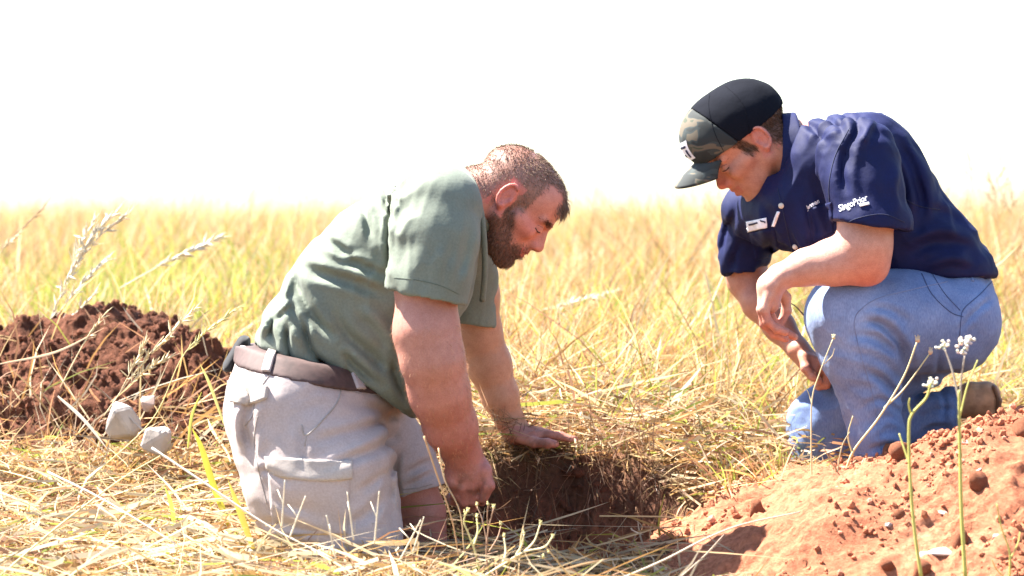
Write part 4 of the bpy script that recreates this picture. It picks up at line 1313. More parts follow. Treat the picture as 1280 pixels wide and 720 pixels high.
def shirt_navy():
    F = Field(W(885, 380, 6.08), W(1262, 120, 6.76), 0.0045); F.lo[1] = 6.06
    F.chain([(p2(1030, 205), 56 * S2), (p2(1072, 212), 68 * S2), (p2(1095, 245), 68 * S2), (p2(1158, 318), 57 * S2), (p2(1192, 345), 50 * S2)], 0.03, 1.45)
    F.chain([(p2(1000, 250), 48 * S2), (p2(1040, 275), 55 * S2), (p2(1110, 300), 52 * S2)], 0.04, 1.6)
    F.cap(p2(985, 265, 0.0), p2(945, 262, 0.14), 42 * S2, 42 * S2, 0.03)
    F.cap(p2(985, 215, 0.02), p2(985, 215, 0.06), 36 * S2, 36 * S2, 0.03)
    F.cap(p2(1068, 200, -0.16), p2(985, 215, 0.15), 52 * S2, 40 * S2, 0.03)
    F.plane_cut(np.array((0, 6.258, 0)), np.array((0, -1.0, 0)), 0.06)
    G = F.blank()
    G.chain([(p2(1072, 200, -0.185), 50 * S2), (p2(1082, 240, -0.215), 47 * S2), (p2(1088, 285, -0.235), 47 * S2), (p2(1090, 330, -0.24), 47 * S2)], 0.018)
    G.plane_cut(p2(1088, 284), np.array((-0.14, 0, -1.0)), 0.003)
    G.cap(p2(1088, 300, -0.237), p2(1086, 370, -0.237), 41 * S2, 41 * S2, 0.003, 1.0, True)
    F.union(G, 0.014)
    G = F.blank()
    G.chain([(p2(948, 255, 0.18), 38 * S2), (p2(930, 300, 0.20), 31 * S2), (p2(932, 380, 0.20), 30 * S2)], 0.02)
    G.plane_cut(p2(930, 343), np.array((0.12, 0, -1.0)), 0.003)
    G.cap(p2(934, 358, 0.20), p2(940, 400, 0.20), 26.5 * S2, 26.5 * S2, 0.003, 1.0, True)
    F.union(G, 0.014)
    # lower edge of the front, above the forearm
    a = W(960, 334, Y2); b = W(1045, 312, Y2)
    F.plane_cut(a, np.array((-(a[2] - b[2]) * 1.0, 0, -(b[0] - a[0]))), 0.01, lo=np.array([p2(955, 0)[0], -9, -9]), hi=np.array([p2(1052, 0)[0], 9, 9]))
    # tail hem over the jeans
    F.plane_cut(W(1180, 345, Y2), np.array((0.02, 0, -1.0)), 0.006, lo=np.array([p2(1052, 0)[0], -9, -9]))
    # neck opening
    F.cap(p2(985, 190), p2(930, 170), 38 * S2, 44 * S2, 0.005, 1.1, True)
    folds = [
        ([(1000, 150), (1012, 165), (1020, 185)], 5, 5), ([(1025, 140), (1035, 160), (1038, 180)], 5, 5), ([(1050, 140), (1055, 160), (1048, 185)], 5, 5), ([(1075, 148), (1068, 165), (1055, 185)], 5, -5),
        ([(1040, 250), (1036, 220), (1042, 190), (1055, 165)], 6, 7), ([(1115, 265), (1118, 230), (1108, 200)], 7, 4), ([(1100, 270), (1095, 240), (1098, 210)], 7, -4),
        ([(1135, 285), (1140, 250), (1125, 200), (1105, 165)], 7, 7), ([(1150, 262), (1175, 268), (1196, 285)], 7, 4), ([(1120, 320), (1150, 305), (1190, 305), (1215, 318)], 8, 5), ([(1140, 335), (1175, 322), (1210, 330)], 6, -4),
        ([(1130, 300), (1160, 285), (1190, 292)], 7, -3), ([(1060, 170), (1090, 175), (1115, 195)], 6, 3)]
    for pts, w, am in folds:
        F.fold([tuple(q) for q in spline(pts, 6)], w * S2, am * S2 * 0.85, Y2, y_hi=6.45)
    for pts, w, am in [([(950, 250), (962, 290), (966, 325)], 5, 4), ([(925, 255), (915, 290), (910, 325)], 5, 5), ([(935, 300), (925, 320), (922, 340)], 5, 4), ([(1000, 250), (1010, 290), (1005, 315)], 5, 4), ([(910, 262), (903, 290)], 4, 4)]:
        F.fold([tuple(q) for q in spline(pts, 6)], w * S2, am * S2 * 0.8, Y2)
    def disp(V, N): return 0.0035 * vnoise(V * np.array((1.3, 1, 0.8)), 15) + 0.0015 * vnoise(V, 34, 5) + wrinkle(V, 24, 0.006, (0.5, 0.1, 0.85), 2.0) + wrinkle(V, 40, 0.0025, (-0.5, 0.3, 0.8), 9.0)
    o, V, Q, N = finish("shirt", F, M['navy_shirt'], man2, disp, None)
    b = bvh_of(V, Q)
    # collar
    Cc = Field(W(940, 280, 6.22), W(1030, 125, 6.6), 0.003); Cc.lo[1] = 6.22
    Cc.cap(p2(1020, 196), p2(962, 186), 60 * S2, 45 * S2, 0.002, 1.12)
    Cc.cap(p2(1020, 196), p2(962, 186), 56 * S2, 41 * S2, 0.002, 1.12, True)
    Cc.plane_cut(p2(973, 185), np.array((-1, 0, 0.05)), 0.003); Cc.plane_cut(p2(999, 190), np.array((1, 0, 0.1)), 0.003)
    finish("collar", Cc, M['navy_shirt'], man2, lambda V, N: 0.0015 * vnoise(V, 30), None)
    seam("sleeve_seam", b, [(1040, 275), (1036, 235), (1044, 195), (1062, 160)], 0.0014, M['seam_dark'], man2, 0.0)
    seam("sleeve_hem", b, [(1046, 284), (1075, 272), (1105, 268), (1131, 278)], 0.0008, M['seam_dark'], man2)
    seam("placket_seam", b, [(972, 235), (980, 270), (990, 315)], 0.0010, M['seam_dark'], man2)
    seam("back_yoke_seam", b, [(1133, 250), (1150, 258), (1175, 262)], 0.0010, M['seam_dark'], man2)
    patch("chest_pocket", b, [(1008, 262), (1040, 252), (1042, 290), (1016, 304)], M['navy_shirt'], man2, 0.0016, 3)
    patch("chest_pocket", b, [(937, 292), (968, 285), (975, 318), (944, 326)], M['navy_shirt'], man2, 0.0016, 3)
    for (x, y) in ((977, 257), (994.6, 307.5)):
        h = hit(b, x, y)
        if h is None: continue
        s = Soup(); s.blob(h[0] + h[1] * 0.002, (0.0062, 0.003, 0.0062), 0, 0.02, 2)
        bt = s.build("button", M['button'], man2)
    # embroidery
    text_drape("sleeve_lettering", "SingoPrior", b, 1066, 258, 11.5, math.radians(-22), M['thread'], man2, 0.0013, 0.25, 0.0, 0.010, 0.78)
    patch("sleeve_lettering_bar", b, [(1074, 255.5), (1086, 253), (1087, 255.5), (1075, 258.5)], M['thread'], man2, 0.0022, 1.5)
    text_drape("name_lettering", "Jansen", b, 1016, 258, 7.5, math.radians(-30), M['thread'], man2, 0.0032, 0.2, 0, 0.015, 0.95)
    patch("chest_emblem", b, [(933.5, 277), (958, 272), (959, 284), (935.5, 289.5)], M['thread'], man2, 0.0026, 1.5)
    patch("chest_emblem_mark", b, [(937, 279.4), (948, 277), (948.5, 279), (937.5, 281.4)], M['navy_ink'], man2, 0.0038, 1.0)
    patch("chest_emblem_mark", b, [(951, 274.5), (957, 276.6), (957, 278.4), (952, 276.5)], M['navy_ink'], man2, 0.0038, 1.0)
    patch("pen_clip", b, [(972.5, 264), (975, 265), (968.5, 283), (966.5, 282)], M['thread'], man2, 0.005, 1.2)
shirt_navy()

def jeans():
    F = Field(W(965, 605, 6.08), W(1265, 325, 6.76), 0.0045); F.lo[1] = 6.08
    F.chain([(p2(1192, 375), 52 * S2), (p2(1187, 402), 58 * S2)], 0.03, 1.45)
    F.chain([(p2(1188, 404, -0.08), 62 * S2), (p2(1130, 402, -0.12), 61 * S2), (p2(1058, 393, -0.14), 50 * S2)], 0.03)
    F.chain([(p2(1058, 396, -0.14), 49 * S2), (p2(1077, 446, -0.145), 46 * S2), (p2(1088, 496, -0.145), 36 * S2), (p2(1096, 545, -0.145), 33 * S2), (p2(1101, 590, -0.145), 32 * S2)], 0.02)
    F.chain([(p2(1185, 405, 0.09), 56 * S2), (p2(1100, 470, 0.12), 48 * S2), (p2(1028, 530, 0.13), 42 * S2), (p2(1022, 575, 0.12), 38 * S2)], 0.03)
    F.chain([(p2(1022, 572, 0.12), 32 * S2), (p2(1110, 545, 0.10), 34 * S2), (p2(1170, 518, 0.08), 30 * S2), (p2(1225, 500, 0.08), 28 * S2)], 0.015)
    F.plane_cut(p2(1202, 500), np.array((1.0, 0, 0.15)), 0.003, lo=np.array([p2(1188, 0)[0], 6.35, -9]), hi=np.array([9, 9, p2(0, 474)[2]]))
    F.plane_cut(p2(1100, 580), np.array((0.1, 0, -1)), 0.003, lo=np.array([p2(1062, 0)[0], -9, -9]), hi=np.array([p2(1140, 0)[0], 6.37, p2(0, 560)[2]]))
    F.plane_cut(p2(1180, 336), np.array((0.05, 0, 1)), 0.004)
    folds = [
        ([(1125, 458), (1110, 425), (1085, 400), (1060, 398)], 7, 8), ([(1118, 470), (1095, 440), (1062, 425), (1040, 425)], 8, -3), ([(1118, 500), (1090, 470), (1065, 455)], 7, 6), ([(1110, 440), (1085, 420), (1062, 412)], 6, 2),
        ([(1120, 400), (1100, 385), (1070, 380)], 6, 3), ([(1062, 505), (1085, 492), (1122, 515)], 6, 3), ([(1072, 540), (1095, 520), (1120, 532)], 6, -2), ([(1070, 555), (1095, 548), (1122, 556)], 6, 5),
        ([(1165, 420), (1160, 440), (1162, 465)], 6, 3), ([(1230, 370), (1205, 385), (1180, 410)], 5, 3)]
    for pts, w, am in folds:
        F.fold([tuple(q) for q in spline(pts, 6)], w * S2 * 0.8, am * S2 * 1.15, Y2, y_hi=6.4)
    for pts, w, am in [([(1140, 505), (1160, 495), (1195, 490)], 5, 4), ([(1145, 530), (1170, 515), (1200, 512)], 5, 5), ([(1150, 545), (1165, 530), (1195, 528)], 4, -4), ([(1180, 490), (1184, 510), (1180, 535)], 4, 4)]:
        F.fold([tuple(q) for q in spline(pts, 6)], w * S2, am * S2 * 0.85, Y2)
    def disp(V, N): return 0.0025 * vnoise(V * np.array((1.3, 1, 0.8)), 16) + 0.0014 * vnoise(V, 40, 5) + wrinkle(V, 26, 0.004, (0.9, 0.1, -0.35), 6.0) * 0.8 * (0.4 + 0.6 * sstep(p2(0, 400)[2], p2(0, 450)[2], V[:, 2]))
    def col(V, N):
        c = np.ones((len(V), 3))
        fade = np.exp(-(((V - p2(1050, 400, -0.2)) / np.array((0.10, 0.2, 0.12))) ** 2).sum(1)) * 0.9 + np.exp(-(((V - p2(1130, 385, -0.2)) / np.array((0.16, 0.3, 0.05))) ** 2).sum(1)) * 0.5
        fade += np.exp(-(((V - p2(1085, 500, -0.25)) / np.array((0.03, 0.3, 0.12))) ** 2).sum(1)) * 0.4
        return c * (1 + fade[:, None] * np.array((0.75, 0.6, 0.4)))
    o, V, Q, N = finish("jeans", F, M['denim'], man2, disp, col)
    b = bvh_of(V, Q)
    seam("side_seam", b, [(1184, 352), (1140, 362), (1100, 372), (1078, 385), (1068, 402), (1075, 440), (1092, 500), (1102, 575)], 0.0011, M['stitch_pale'], man2)
    seam("pocket_seam", b, [(1152, 342), (1165, 368), (1188, 390), (1204, 396)], 0.0010, M['seam_denim'], man2)
    seam("pocket_seam", b, [(1165, 342), (1180, 366), (1200, 388)], 0.0009, M['seam_denim'], man2)
    seam("back_pocket_seam", b, [(1240, 352), (1225, 368), (1205, 386), (1201, 400), (1199, 430)], 0.0009, M['seam_denim'], man2)
    seam("hem_seam", b, [(1072, 566), (1098, 571), (1128, 563)], 0.0008, M['stitch_pale'], man2)
    seam("belt_loop", b, [(1212, 340), (1216, 352)], 0.003, M['denim'], man2)
    # belt
    F2 = Field(W(1140, 360, 6.1), W(1262, 318, 6.7), 0.0035); F2.lo[1] = 6.1
    F2.chain([(p2(1188, 330), 54 * S2), (p2(1188, 375), 54 * S2)], 0.03, 1.42)
    F2.plane_cut(p2(1190, 331), np.array((0.05, 0, 1)), 0.002); F2.plane_cut(p2(1190, 344), np.array((-0.05, 0, -1)), 0.002)
    finish("belt", F2, M['leather'], man2)
    # boots
    B = Field(W(1185, 545, 6.36), W(1262, 465, 6.62), 0.0035); B.lo[1] = 6.36
    B.chain([(p2(1190, 505, 0.08), 19 * S2), (p2(1215, 500, 0.08), 22 * S2), (p2(1233, 497, 0.08), 19 * S2)], 0.01, 1.1)
    B.chain([(p2(1233, 490, 0.08), 13 * S2), (p2(1238, 520, 0.08), 12 * S2)], 0.01, 1.5)
    finish("boot", B, M['boot'], man2, lambda V, N: 0.0015 * vnoise(V, 50))
    B = Field(W(1225, 545, 6.36), W(1265, 465, 6.62), 0.0035); B.lo[1] = 6.36
    B.chain([(p2(1240, 484, 0.08), 5 * S2), (p2(1246, 500, 0.08), 5 * S2), (p2(1244, 528, 0.08), 5 * S2)], 0.004, 5.0)
    finish("boot_sole", B, M['sole'], man2)
    B = Field(W(1040, 625, 6.15), W(1150, 560, 6.37), 0.0035); B.lo[1] = 6.15
    B.chain([(p2(1112, 580, -0.145), 21 * S2), (p2(1100, 594, -0.145), 22 * S2), (p2(1072, 601, -0.145), 15 * S2), (p2(1060, 604, -0.145), 12 * S2)], 0.01, 1.1)
    B.plane_cut(p2(1100, 612), np.array((0, 0, -1)), 0.003)
    finish("boot", B, M['boot'], man2, lambda V, N: 0.0012 * vnoise(V, 50))
jeans()
# ------------------------------------------------------------------ grass, straw and litter (stuff: nobody could count it)
def heap_mask(x, y):
    m = np.full(x.shape, 9.0)
    for cx, cy, rx, ry in HEAPS:
        m = np.minimum(m, np.sqrt(((x - cx) / rx) ** 2 + ((y - cy) / ry) ** 2))
    return m
def ribbons(name, root, direc, length, width, bend, colors, label, segs=3, mat='grass', twist=None, seed=0, cat="grass"):
    """root (n,3), direc (n,3) unit start direction, bend (n,3) added towards the tip"""
    r = np.random.default_rng(seed + 900)
    n = len(root)
    ts = np.linspace(0, 1, segs + 1)
    side = np.cross(direc, r.normal(0, 1, (n, 3)) + np.array((0, 1.3, 0)))
    side /= np.linalg.norm(side, axis=1)[:, None] + 1e-9
    rows = []; cols = []
    for i, t in enumerate(ts):
        p = root + direc * (length * t)[:, None] + bend * (length * t * t)[:, None]
        w = width * (1.0 - 0.15 * t) * 0.5 if t < 0.99 else None
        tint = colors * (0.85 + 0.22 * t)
        if w is None: rows.append(p); cols.append(tint)
        else:
            rows.append(p - side * w[:, None]); rows.append(p + side * w[:, None]); cols.append(tint); cols.append(tint)
    k = len(rows)
    V = np.stack(rows, 1).reshape(-1, 3); C = np.stack(cols, 1).reshape(-1, 3)
    f = []
    for i in range(segs - 1):
        a = 2 * i
        f += [(a, a + 1, a + 3), (a, a + 3, a + 2)]
    f.append((2 * segs - 2, 2 * segs - 1, 2 * segs))
    F = (np.arange(n)[:, None, None] * k + np.array(f)[None]).reshape(-1, 3)
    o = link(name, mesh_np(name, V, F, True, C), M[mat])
    tag(o, label, cat, kind="stuff")
    return o
PAL = np.array([(0.60, 0.385, 0.155), (0.66, 0.48, 0.25), (0.53, 0.295, 0.11), (0.70, 0.57, 0.38), (0.42, 0.22, 0.12), (0.36, 0.38, 0.07), (0.28, 0.34, 0.06)])
def pick(n, r, w, P=None, greenf=None):
    w = np.array(w, float); w /= w.sum()
    idx = r.choice(len(w), n, p=w)
    c = PAL[idx] * r.uniform(0.55, 1.10, (n, 1))
    if greenf is not None:
        g = r.random(n) < greenf
        gc = np.where(r.random((n, 1)) < 0.5, PAL[5], PAL[6]) * r.uniform(0.8, 1.3, (n, 1))
        c[g] = gc[g]
    return c
def green_patches(x, y):
    P = np.stack([x * 1.0, y * 0.6, np.zeros_like(x)], 1)
    g = 0.04 + 0.17 * sstep(0.15, 0.5, vnoise(P, 1.3, 3))
    g += 0.75 * np.exp(-(((x + 1.0) / 0.45) ** 2 + ((y - 8.6) / 0.9) ** 2)) + 0.35 * np.exp(-(((x - 0.42) / 0.25) ** 2 + ((y - 7.9) / 0.5) ** 2)) + 0.4 * np.exp(-(((x - 1.35) / 0.3) ** 2 + ((y - 7.4) / 0.6) ** 2))
    return np.clip(g, 0, 0.9)
def upright(name, n, y0, y1, hfun, wid, lean, label, seed, pw, segs=3, clump=0.35, side=False):
    r = np.random.default_rng(seed)
    u = r.random(n)
    y = np.sqrt(y0 * y0 + u * (y1 * y1 - y0 * y0)) if y1 / y0 < 3 else y0 * (y1 / y0) ** u
    x = (r.random(n) * 2 - 1) * (0.172 * y * 1.16 + 0.12)
    if side: x = np.sign(r.random(n) - 0.5) * (0.195 * y + 0.1 + r.random(n) ** 1.4 * (0.30 * y + 0.9))
    # clumping
    P = np.stack([x, y, np.zeros(n)], 1)
    keep = (vnoise(P, 7.0 / max(1, y0 / 8)) + r.normal(0, 0.5, n) > -clump)
    q = pit_mask(x, y); hm = heap_mask(x, y)
    keep &= (q > 1.02) | (y > 6.6)
    front = np.exp(-((x - 0.14) / 0.26) ** 4 - ((y - 5.80) / 0.20) ** 4)
    keep &= r.random(n) > 0.75 * front
    keep &= (hm > 0.93) | (r.random(n) < 0.02)
    x, y, P = x[keep], y[keep], P[keep]; n = len(x)
    z = ground_z(x, y, False) - 0.01
    P2 = np.stack([x, y, np.zeros(n)], 1)
    h = hfun(x, y) * np.clip(r.normal(1, 0.24, n), 0.35, 1.75) * (1 + 0.24 * vnoise(P2, 2.0 / max(1, y0 / 8), 7))
    d = np.stack([r.normal(0.03, lean, n), r.normal(0, lean, n), np.ones(n)], 1); d /= np.linalg.norm(d, axis=1)[:, None]
    b = np.stack([r.normal(0.05, lean * 1.6, n), r.normal(0, lean * 1.2, n), -np.abs(r.normal(0, 0.12, n))], 1)
    w = wid * r.uniform(0.5, 1.3, n)
    c = pick(n, r, pw, greenf=green_patches(x, y))
    return ribbons(name, np.stack([x, y, z], 1), d, h, w, b, c, label, segs, seed=seed)
def litter(name, n, y0, y1, xf, L, wid, z0, label, seed, pw, heapfrac=0.0, flat=0.22, maskf=None, segs=3):
    r = np.random.default_rng(seed)
    y = r.uniform(y0, y1, n); x = xf(r, y, n)
    q = pit_mask(x, y); hm = heap_mask(x, y)
    keep = (q > 1.0) & ((hm > 0.90 + 0.1 * r.random(len(x))) | (r.random(n) < heapfrac))
    front = np.exp(-((x - 0.14) / 0.26) ** 4 - ((y - 5.80) / 0.20) ** 4)
    keep &= r.random(n) > 0.5 * front
    keep &= r.random(n) > 0.9 * np.exp(-((x + 0.19) / 0.09) ** 4 - ((y - 6.0) / 0.2) ** 4)
    if maskf is not None: keep &= maskf(x, y, r)
    x, y = x[keep], y[keep]; n = len(x)
    z = ground_z(x, y, False) + z0 * r.random(n) ** 1.2
    a = r.uniform(0, 2 * math.pi, n)
    d = np.stack([np.cos(a), np.sin(a) * 0.8, r.normal(0.10, flat, n)], 1); d /= np.linalg.norm(d, axis=1)[:, None]
    l = L * r.uniform(0.35, 1.5, n)
    b = np.stack([r.normal(0, 0.3, n), r.normal(0, 0.3, n), r.normal(-0.10, 0.16, n)], 1)
    return ribbons(name, np.stack([x, y, z], 1) - d * (l * 0.3)[:, None], d, l, wid * r.uniform(0.4, 1.4, n), b, pick(n, r, pw, greenf=0.04 * np.ones(n)), label, segs, seed=seed)
wide = lambda r, y, n: (r.random(n) * 2 - 1) * (0.172 * y * 1.15 + 0.08)
W_GOLD = (3, 3, 2.2, 1.6, 1.0, 0.12, 0.06)
W_STRAW = (1.8, 2.2, 2.8, 2.4, 3.6, 0.10, 0.05)
hfar = lambda x, y: np.full(x.shape, 0.325)
upright("distant_grass", 26000, 45, 260, lambda x, y: np.full(x.shape, 0.42), 0.045, 0.16, "pale golden grass of the field fading towards the horizon", 31, (1, 3, 0.5, 6, 0.2, 0.05, 0), 2)  # haze towards the sky is painted: mostly the palest blade colour
upright("field_grass", 45000, 18, 46, lambda x, y: np.full(x.shape, 0.37), 0.013, 0.16, "golden dry grass standing across the field far behind the men", 32, (2, 3, 1.2, 4, 0.4, 0.05, 0), 2)  # extra pale blades begin the painted haze fade
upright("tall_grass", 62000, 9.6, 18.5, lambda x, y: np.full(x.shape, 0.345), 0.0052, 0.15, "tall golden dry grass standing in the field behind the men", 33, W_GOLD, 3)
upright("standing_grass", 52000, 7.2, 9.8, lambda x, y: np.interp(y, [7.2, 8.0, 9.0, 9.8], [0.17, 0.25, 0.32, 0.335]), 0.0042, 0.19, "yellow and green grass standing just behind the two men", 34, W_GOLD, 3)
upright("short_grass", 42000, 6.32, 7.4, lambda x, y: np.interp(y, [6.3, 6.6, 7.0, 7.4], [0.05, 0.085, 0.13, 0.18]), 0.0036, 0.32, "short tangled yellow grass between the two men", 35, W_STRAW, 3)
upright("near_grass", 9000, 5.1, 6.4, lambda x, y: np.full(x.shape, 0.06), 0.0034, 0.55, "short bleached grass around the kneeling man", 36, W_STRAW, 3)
# sparse tall wisps that break the skyline
def wisps():
    r = np.random.default_rng(5); n = 4200
    y = r.uniform(8.5, 34, n); x = (r.random(n) * 2 - 1) * 0.2 * y
    dens = 0.35 + 0.5 * np.exp(-((x / y * 3750 + 640 - 1230) / 110) ** 2)
    k = r.random(n) < dens; x, y = x[k], y[k]; n = len(x)
    z = ground_z(x, y, False)
    hm = np.clip(0.44 + 0.09 * r.normal(0, 1, n), 0.2, 0.64) + 0.06 * np.exp(-((x / y * 3750 + 640 - 1230) / 110) ** 2)
    d = np.stack([r.normal(0.02, 0.07, n), r.normal(0, 0.07, n), np.ones(n)], 1)
    b = np.stack([r.normal(0.03, 0.10, n), r.normal(0, 0.1, n), np.zeros(n)], 1)
    ribbons("grass_stems", np.stack([x, y, z], 1), d, hm, 0.0011 * y / 8 * r.uniform(0.8, 1.3, n), b, pick(n, r, W_STRAW), "thin grass stems reaching above the field against the white sky", 3, seed=8)
    # seed heads on them: short chaff blades around the tips
    tip = np.stack([x, y, z], 1) + d * hm[:, None] + b * hm[:, None]
    rep = 9; T = np.repeat(tip, rep, 0); m = len(T)
    s_ = r.random(m)
    D = np.repeat(d + 2 * b, rep, 0); D /= np.linalg.norm(D, axis=1)[:, None]
    T = T - D * (s_ * 0.075)[:, None]
    dd = D + r.normal(0, 0.4, (m, 3)); dd /= np.linalg.norm(dd, axis=1)[:, None]
    yy = np.repeat(y, rep)
    ribbons("grass_seed_heads", T, dd, r.uniform(0.008, 0.020, m), 0.0020 * yy / 9, np.zeros((m, 3)), pick(m, r, W_STRAW) * 0.95, "seed heads of the thin grass stems above the field", 2, seed=9)
wisps()
litter("straw_litter", 18000, 6.28, 7.4, wide, 0.065, 0.0044, 0.10, "trampled straw lying between the two men", 41, W_STRAW)
litter("straw_litter", 20000, 5.15, 6.42, wide, 0.085, 0.0046, 0.055, "bleached straw lying in the foreground around the hole", 42, W_STRAW, heapfrac=0.02, flat=0.4)
litter("straw_litter", 1500, 6.35, 7.6, wide, 0.17, 0.0050, 0.13, "long bleached stalks of straw lying across the trampled grass", 43, (1, 2, 1, 4, 1, .1, 0), flat=0.7)
litter("straw_litter", 2600, 5.2, 6.3, lambda r, y, n: r.uniform(-1.15, 0.3, n), 0.22, 0.0036, 0.10, "long bleached stalks of straw lying in the foreground", 44, (1, 2, 1, 4, 1, .3, 0), flat=0.28)
# straw strewn on and in front of the dark heap
def over_heap():
    r = np.random.default_rng(77); n = 1500; out = []
    x = r.uniform(-1.5, -0.55, n); y = r.uniform(6.35, 6.85, n)
    z = np.array([(top_of(bvhL, a, b).z if top_of(bvhL, a, b) else float(ground_z(np.array([a]), np.array([b]), False)[0])) for a, b in zip(x, y)])
    k = r.random(n) < np.where(z > 0.27, 0.10, 0.9) 
    x, y, z = x[k], y[k], z[k]; n = len(x)
    d = np.stack([r.normal(0.3, 0.6, n), r.normal(0, 0.4, n), np.abs(r.normal(0.5, 0.4, n))], 1); d /= np.linalg.norm(d, axis=1)[:, None]
    b = np.stack([r.normal(0, 0.25, n), r.normal(0, 0.2, n), -np.abs(r.normal(0.1, 0.15, n))], 1)
    ribbons("straw_tufts", np.stack([x, y, z - 0.01], 1), d, r.uniform(0.06, 0.24, n), 0.0034 * r.uniform(0.6, 1.4, n), b, pick(n, r, W_STRAW), "bleached straw tufts growing at the foot of the dark soil heap", 3, seed=12)
over_heap()
# the torn turf and roots hanging over the rim of the hole
def fringe():
    r = np.random.default_rng(19); n = 2300
    a = r.uniform(0, 2 * math.pi, n); q = r.uniform(0.99, 1.2, n)
    x = PIT_C[0] + PIT_R[0] * q * np.sign(np.cos(a)) * np.abs(np.cos(a)) ** 0.77; y = PIT_C[1] + PIT_R[1] * q * np.sign(np.sin(a)) * np.abs(np.sin(a)) ** 0.77
    z = ground_z(x, y, False) + r.uniform(-0.03, 0.03, n)
    kk = r.random(n) < np.where(x > 0.2, 0.45, 1.0); x, y, z = x[kk], y[kk], z[kk]; n = len(x)
    inward = np.stack([PIT_C[0] - x, PIT_C[1] - y, np.zeros(n)], 1); inward /= np.linalg.norm(inward, axis=1)[:, None]
    d = inward * r.uniform(-0.3, 0.9, (n, 1)) + r.normal(0, 0.6, (n, 3)) + np.array((0, 0, 0.15)); d /= np.linalg.norm(d, axis=1)[:, None]
    b = inward * 0.15 + np.array((0, 0, -0.55)) + r.normal(0, 0.2, (n, 3))
    c = np.where(r.random((n, 1)) < 0.55, np.array((0.16, 0.10, 0.055)), np.array((0.40, 0.29, 0.15))) * r.uniform(0.6, 1.4, (n, 1))
    ribbons("torn_turf", np.stack([x, y, z], 1), d, r.uniform(0.02, 0.07, n), 0.0032 * r.uniform(0.5, 1.4, n), b, c, "torn brown turf and roots hanging over the rim of the hole", 3, seed=13)
    n = 700
    x = r.uniform(-0.10, 0.30, n); y = PIT_C[1] + r.uniform(0.06, 0.16, n); z = ground_z(x, y) + r.uniform(0.0, 0.12, n)
    d = np.stack([r.normal(0, 0.35, n), -np.abs(r.normal(0.2, 0.2, n)), r.normal(0.5, 0.6, n)], 1); d /= np.linalg.norm(d, axis=1)[:, None]
    ribbons("root_hairs", np.stack([x, y, z], 1), d, r.uniform(0.03, 0.11, n), 0.0018 * r.uniform(0.5, 1.4, n), r.normal(0, 0.3, (n, 3)), np.array((0.26, 0.15, 0.09)) * r.uniform(0.5, 1.4, (n, 1)), "thin roots sticking out of the wall of the hole", 3, seed=14, cat="roots")
fringe()

# tufts: dense little clumps that stand up through the straw
def tufts(name, centres, per, h, spread, wid, lean, label, seed, pal=W_STRAW, gf=0.12):
    r = np.random.default_rng(seed); C_ = np.array(centres); m = len(C_)
    x = np.repeat(C_[:, 0], per) + r.normal(0, spread, m * per); y = np.repeat(C_[:, 1], per) + r.normal(0, spread, m * per)
    hh = np.repeat(h * r.uniform(0.6, 1.3, m), per) * r.uniform(0.45, 1.2, m * per)
    dx = x - np.repeat(C_[:, 0], per); dy = y - np.repeat(C_[:, 1], per)
    k = (pit_mask(x, y) > 1.03) & (heap_mask(x, y) > 0.84)
    x, y, hh, dx, dy = x[k], y[k], hh[k], dx[k], dy[k]; n = len(x)
    z = ground_z(x, y, False) - 0.008
    d = np.stack([dx / spread * lean + r.normal(0.04, lean * 0.6, n), dy / spread * lean + r.normal(0, lean * 0.6, n), np.ones(n)], 1); d /= np.linalg.norm(d, axis=1)[:, None]
    b = np.stack([d[:, 0] * 0.5 + r.normal(0, 0.25, n), d[:, 1] * 0.5 + r.normal(0, 0.2, n), -np.abs(r.normal(0.15, 0.2, n))], 1)
    ribbons(name, np.stack([x, y, z], 1), d, hh, wid * r.uniform(0.5, 1.4, n), b, pick(n, r, pal, greenf=np.full(n, gf)), label, 4, seed=seed)
rt = np.random.default_rng(123)
def cloud(n, x0, x1, y0, y1): return np.stack([rt.uniform(x0, x1, n), rt.uniform(y0, y1, n)], 1)
tufts("grass_tufts", np.concatenate([cloud(46, -0.62, -0.12, 5.50, 5.66), cloud(26, -0.95, -0.5, 5.5, 6.0), cloud(22, -0.12, 0.32, 5.5, 5.72)]), 26, 0.085, 0.016, 0.0034, 0.35, "dry tufts standing in the foreground before the shorts and the hole", 61)
tufts("grass_tufts", np.concatenate([cloud(30, 0.52, 0.74, 6.05, 6.25), cloud(16, 0.40, 0.60, 6.2, 6.6)]), 26, 0.13, 0.018, 0.0034, 0.35, "dry tufts standing before the blue jeans", 62, gf=0.25)
tufts("grass_tufts", np.concatenate([cloud(150, -0.25, 0.75, 6.5, 7.5), cloud(60, -1.35, -0.6, 7.2, 7.9), cloud(40, 0.9, 1.45, 6.8, 7.6)]), 34, 0.19, 0.024, 0.0036, 0.30, "taller tangled tufts in the field between the two men", 63, pal=W_GOLD, gf=0.25)
tufts("grass_tufts", cloud(60, -1.15, -0.66, 6.3, 6.6), 22, 0.12, 0.02, 0.0034, 0.4, "dry tufts growing at the front edge of the dark heap", 64)

litter("bleached_straw", 420, 5.42, 6.0, lambda r, y, n: r.uniform(-1.0, -0.15, n), 0.15, 0.0085, 0.09, "broad bleached straw leaves lying in the left foreground", 71, (0.5, 1, 0.3, 5, 0.5, 0, 0), flat=0.3)
litter("bleached_straw", 260, 6.3, 6.75, lambda r, y, n: r.uniform(-0.1, 0.7, n), 0.13, 0.0075, 0.10, "broad bleached straw leaves lying behind the hole", 72, (0.5, 1, 0.3, 5, 0.5, 0, 0), flat=0.35)
tufts("grass_tufts", [(-0.80, 6.25), (-0.76, 6.22), (-0.73, 6.24), (-0.70, 6.2), (-0.84, 6.27), (-0.67, 6.22)], 24, 0.075, 0.016, 0.0034, 0.45, "dry tufts half hiding the pale stones", 65)

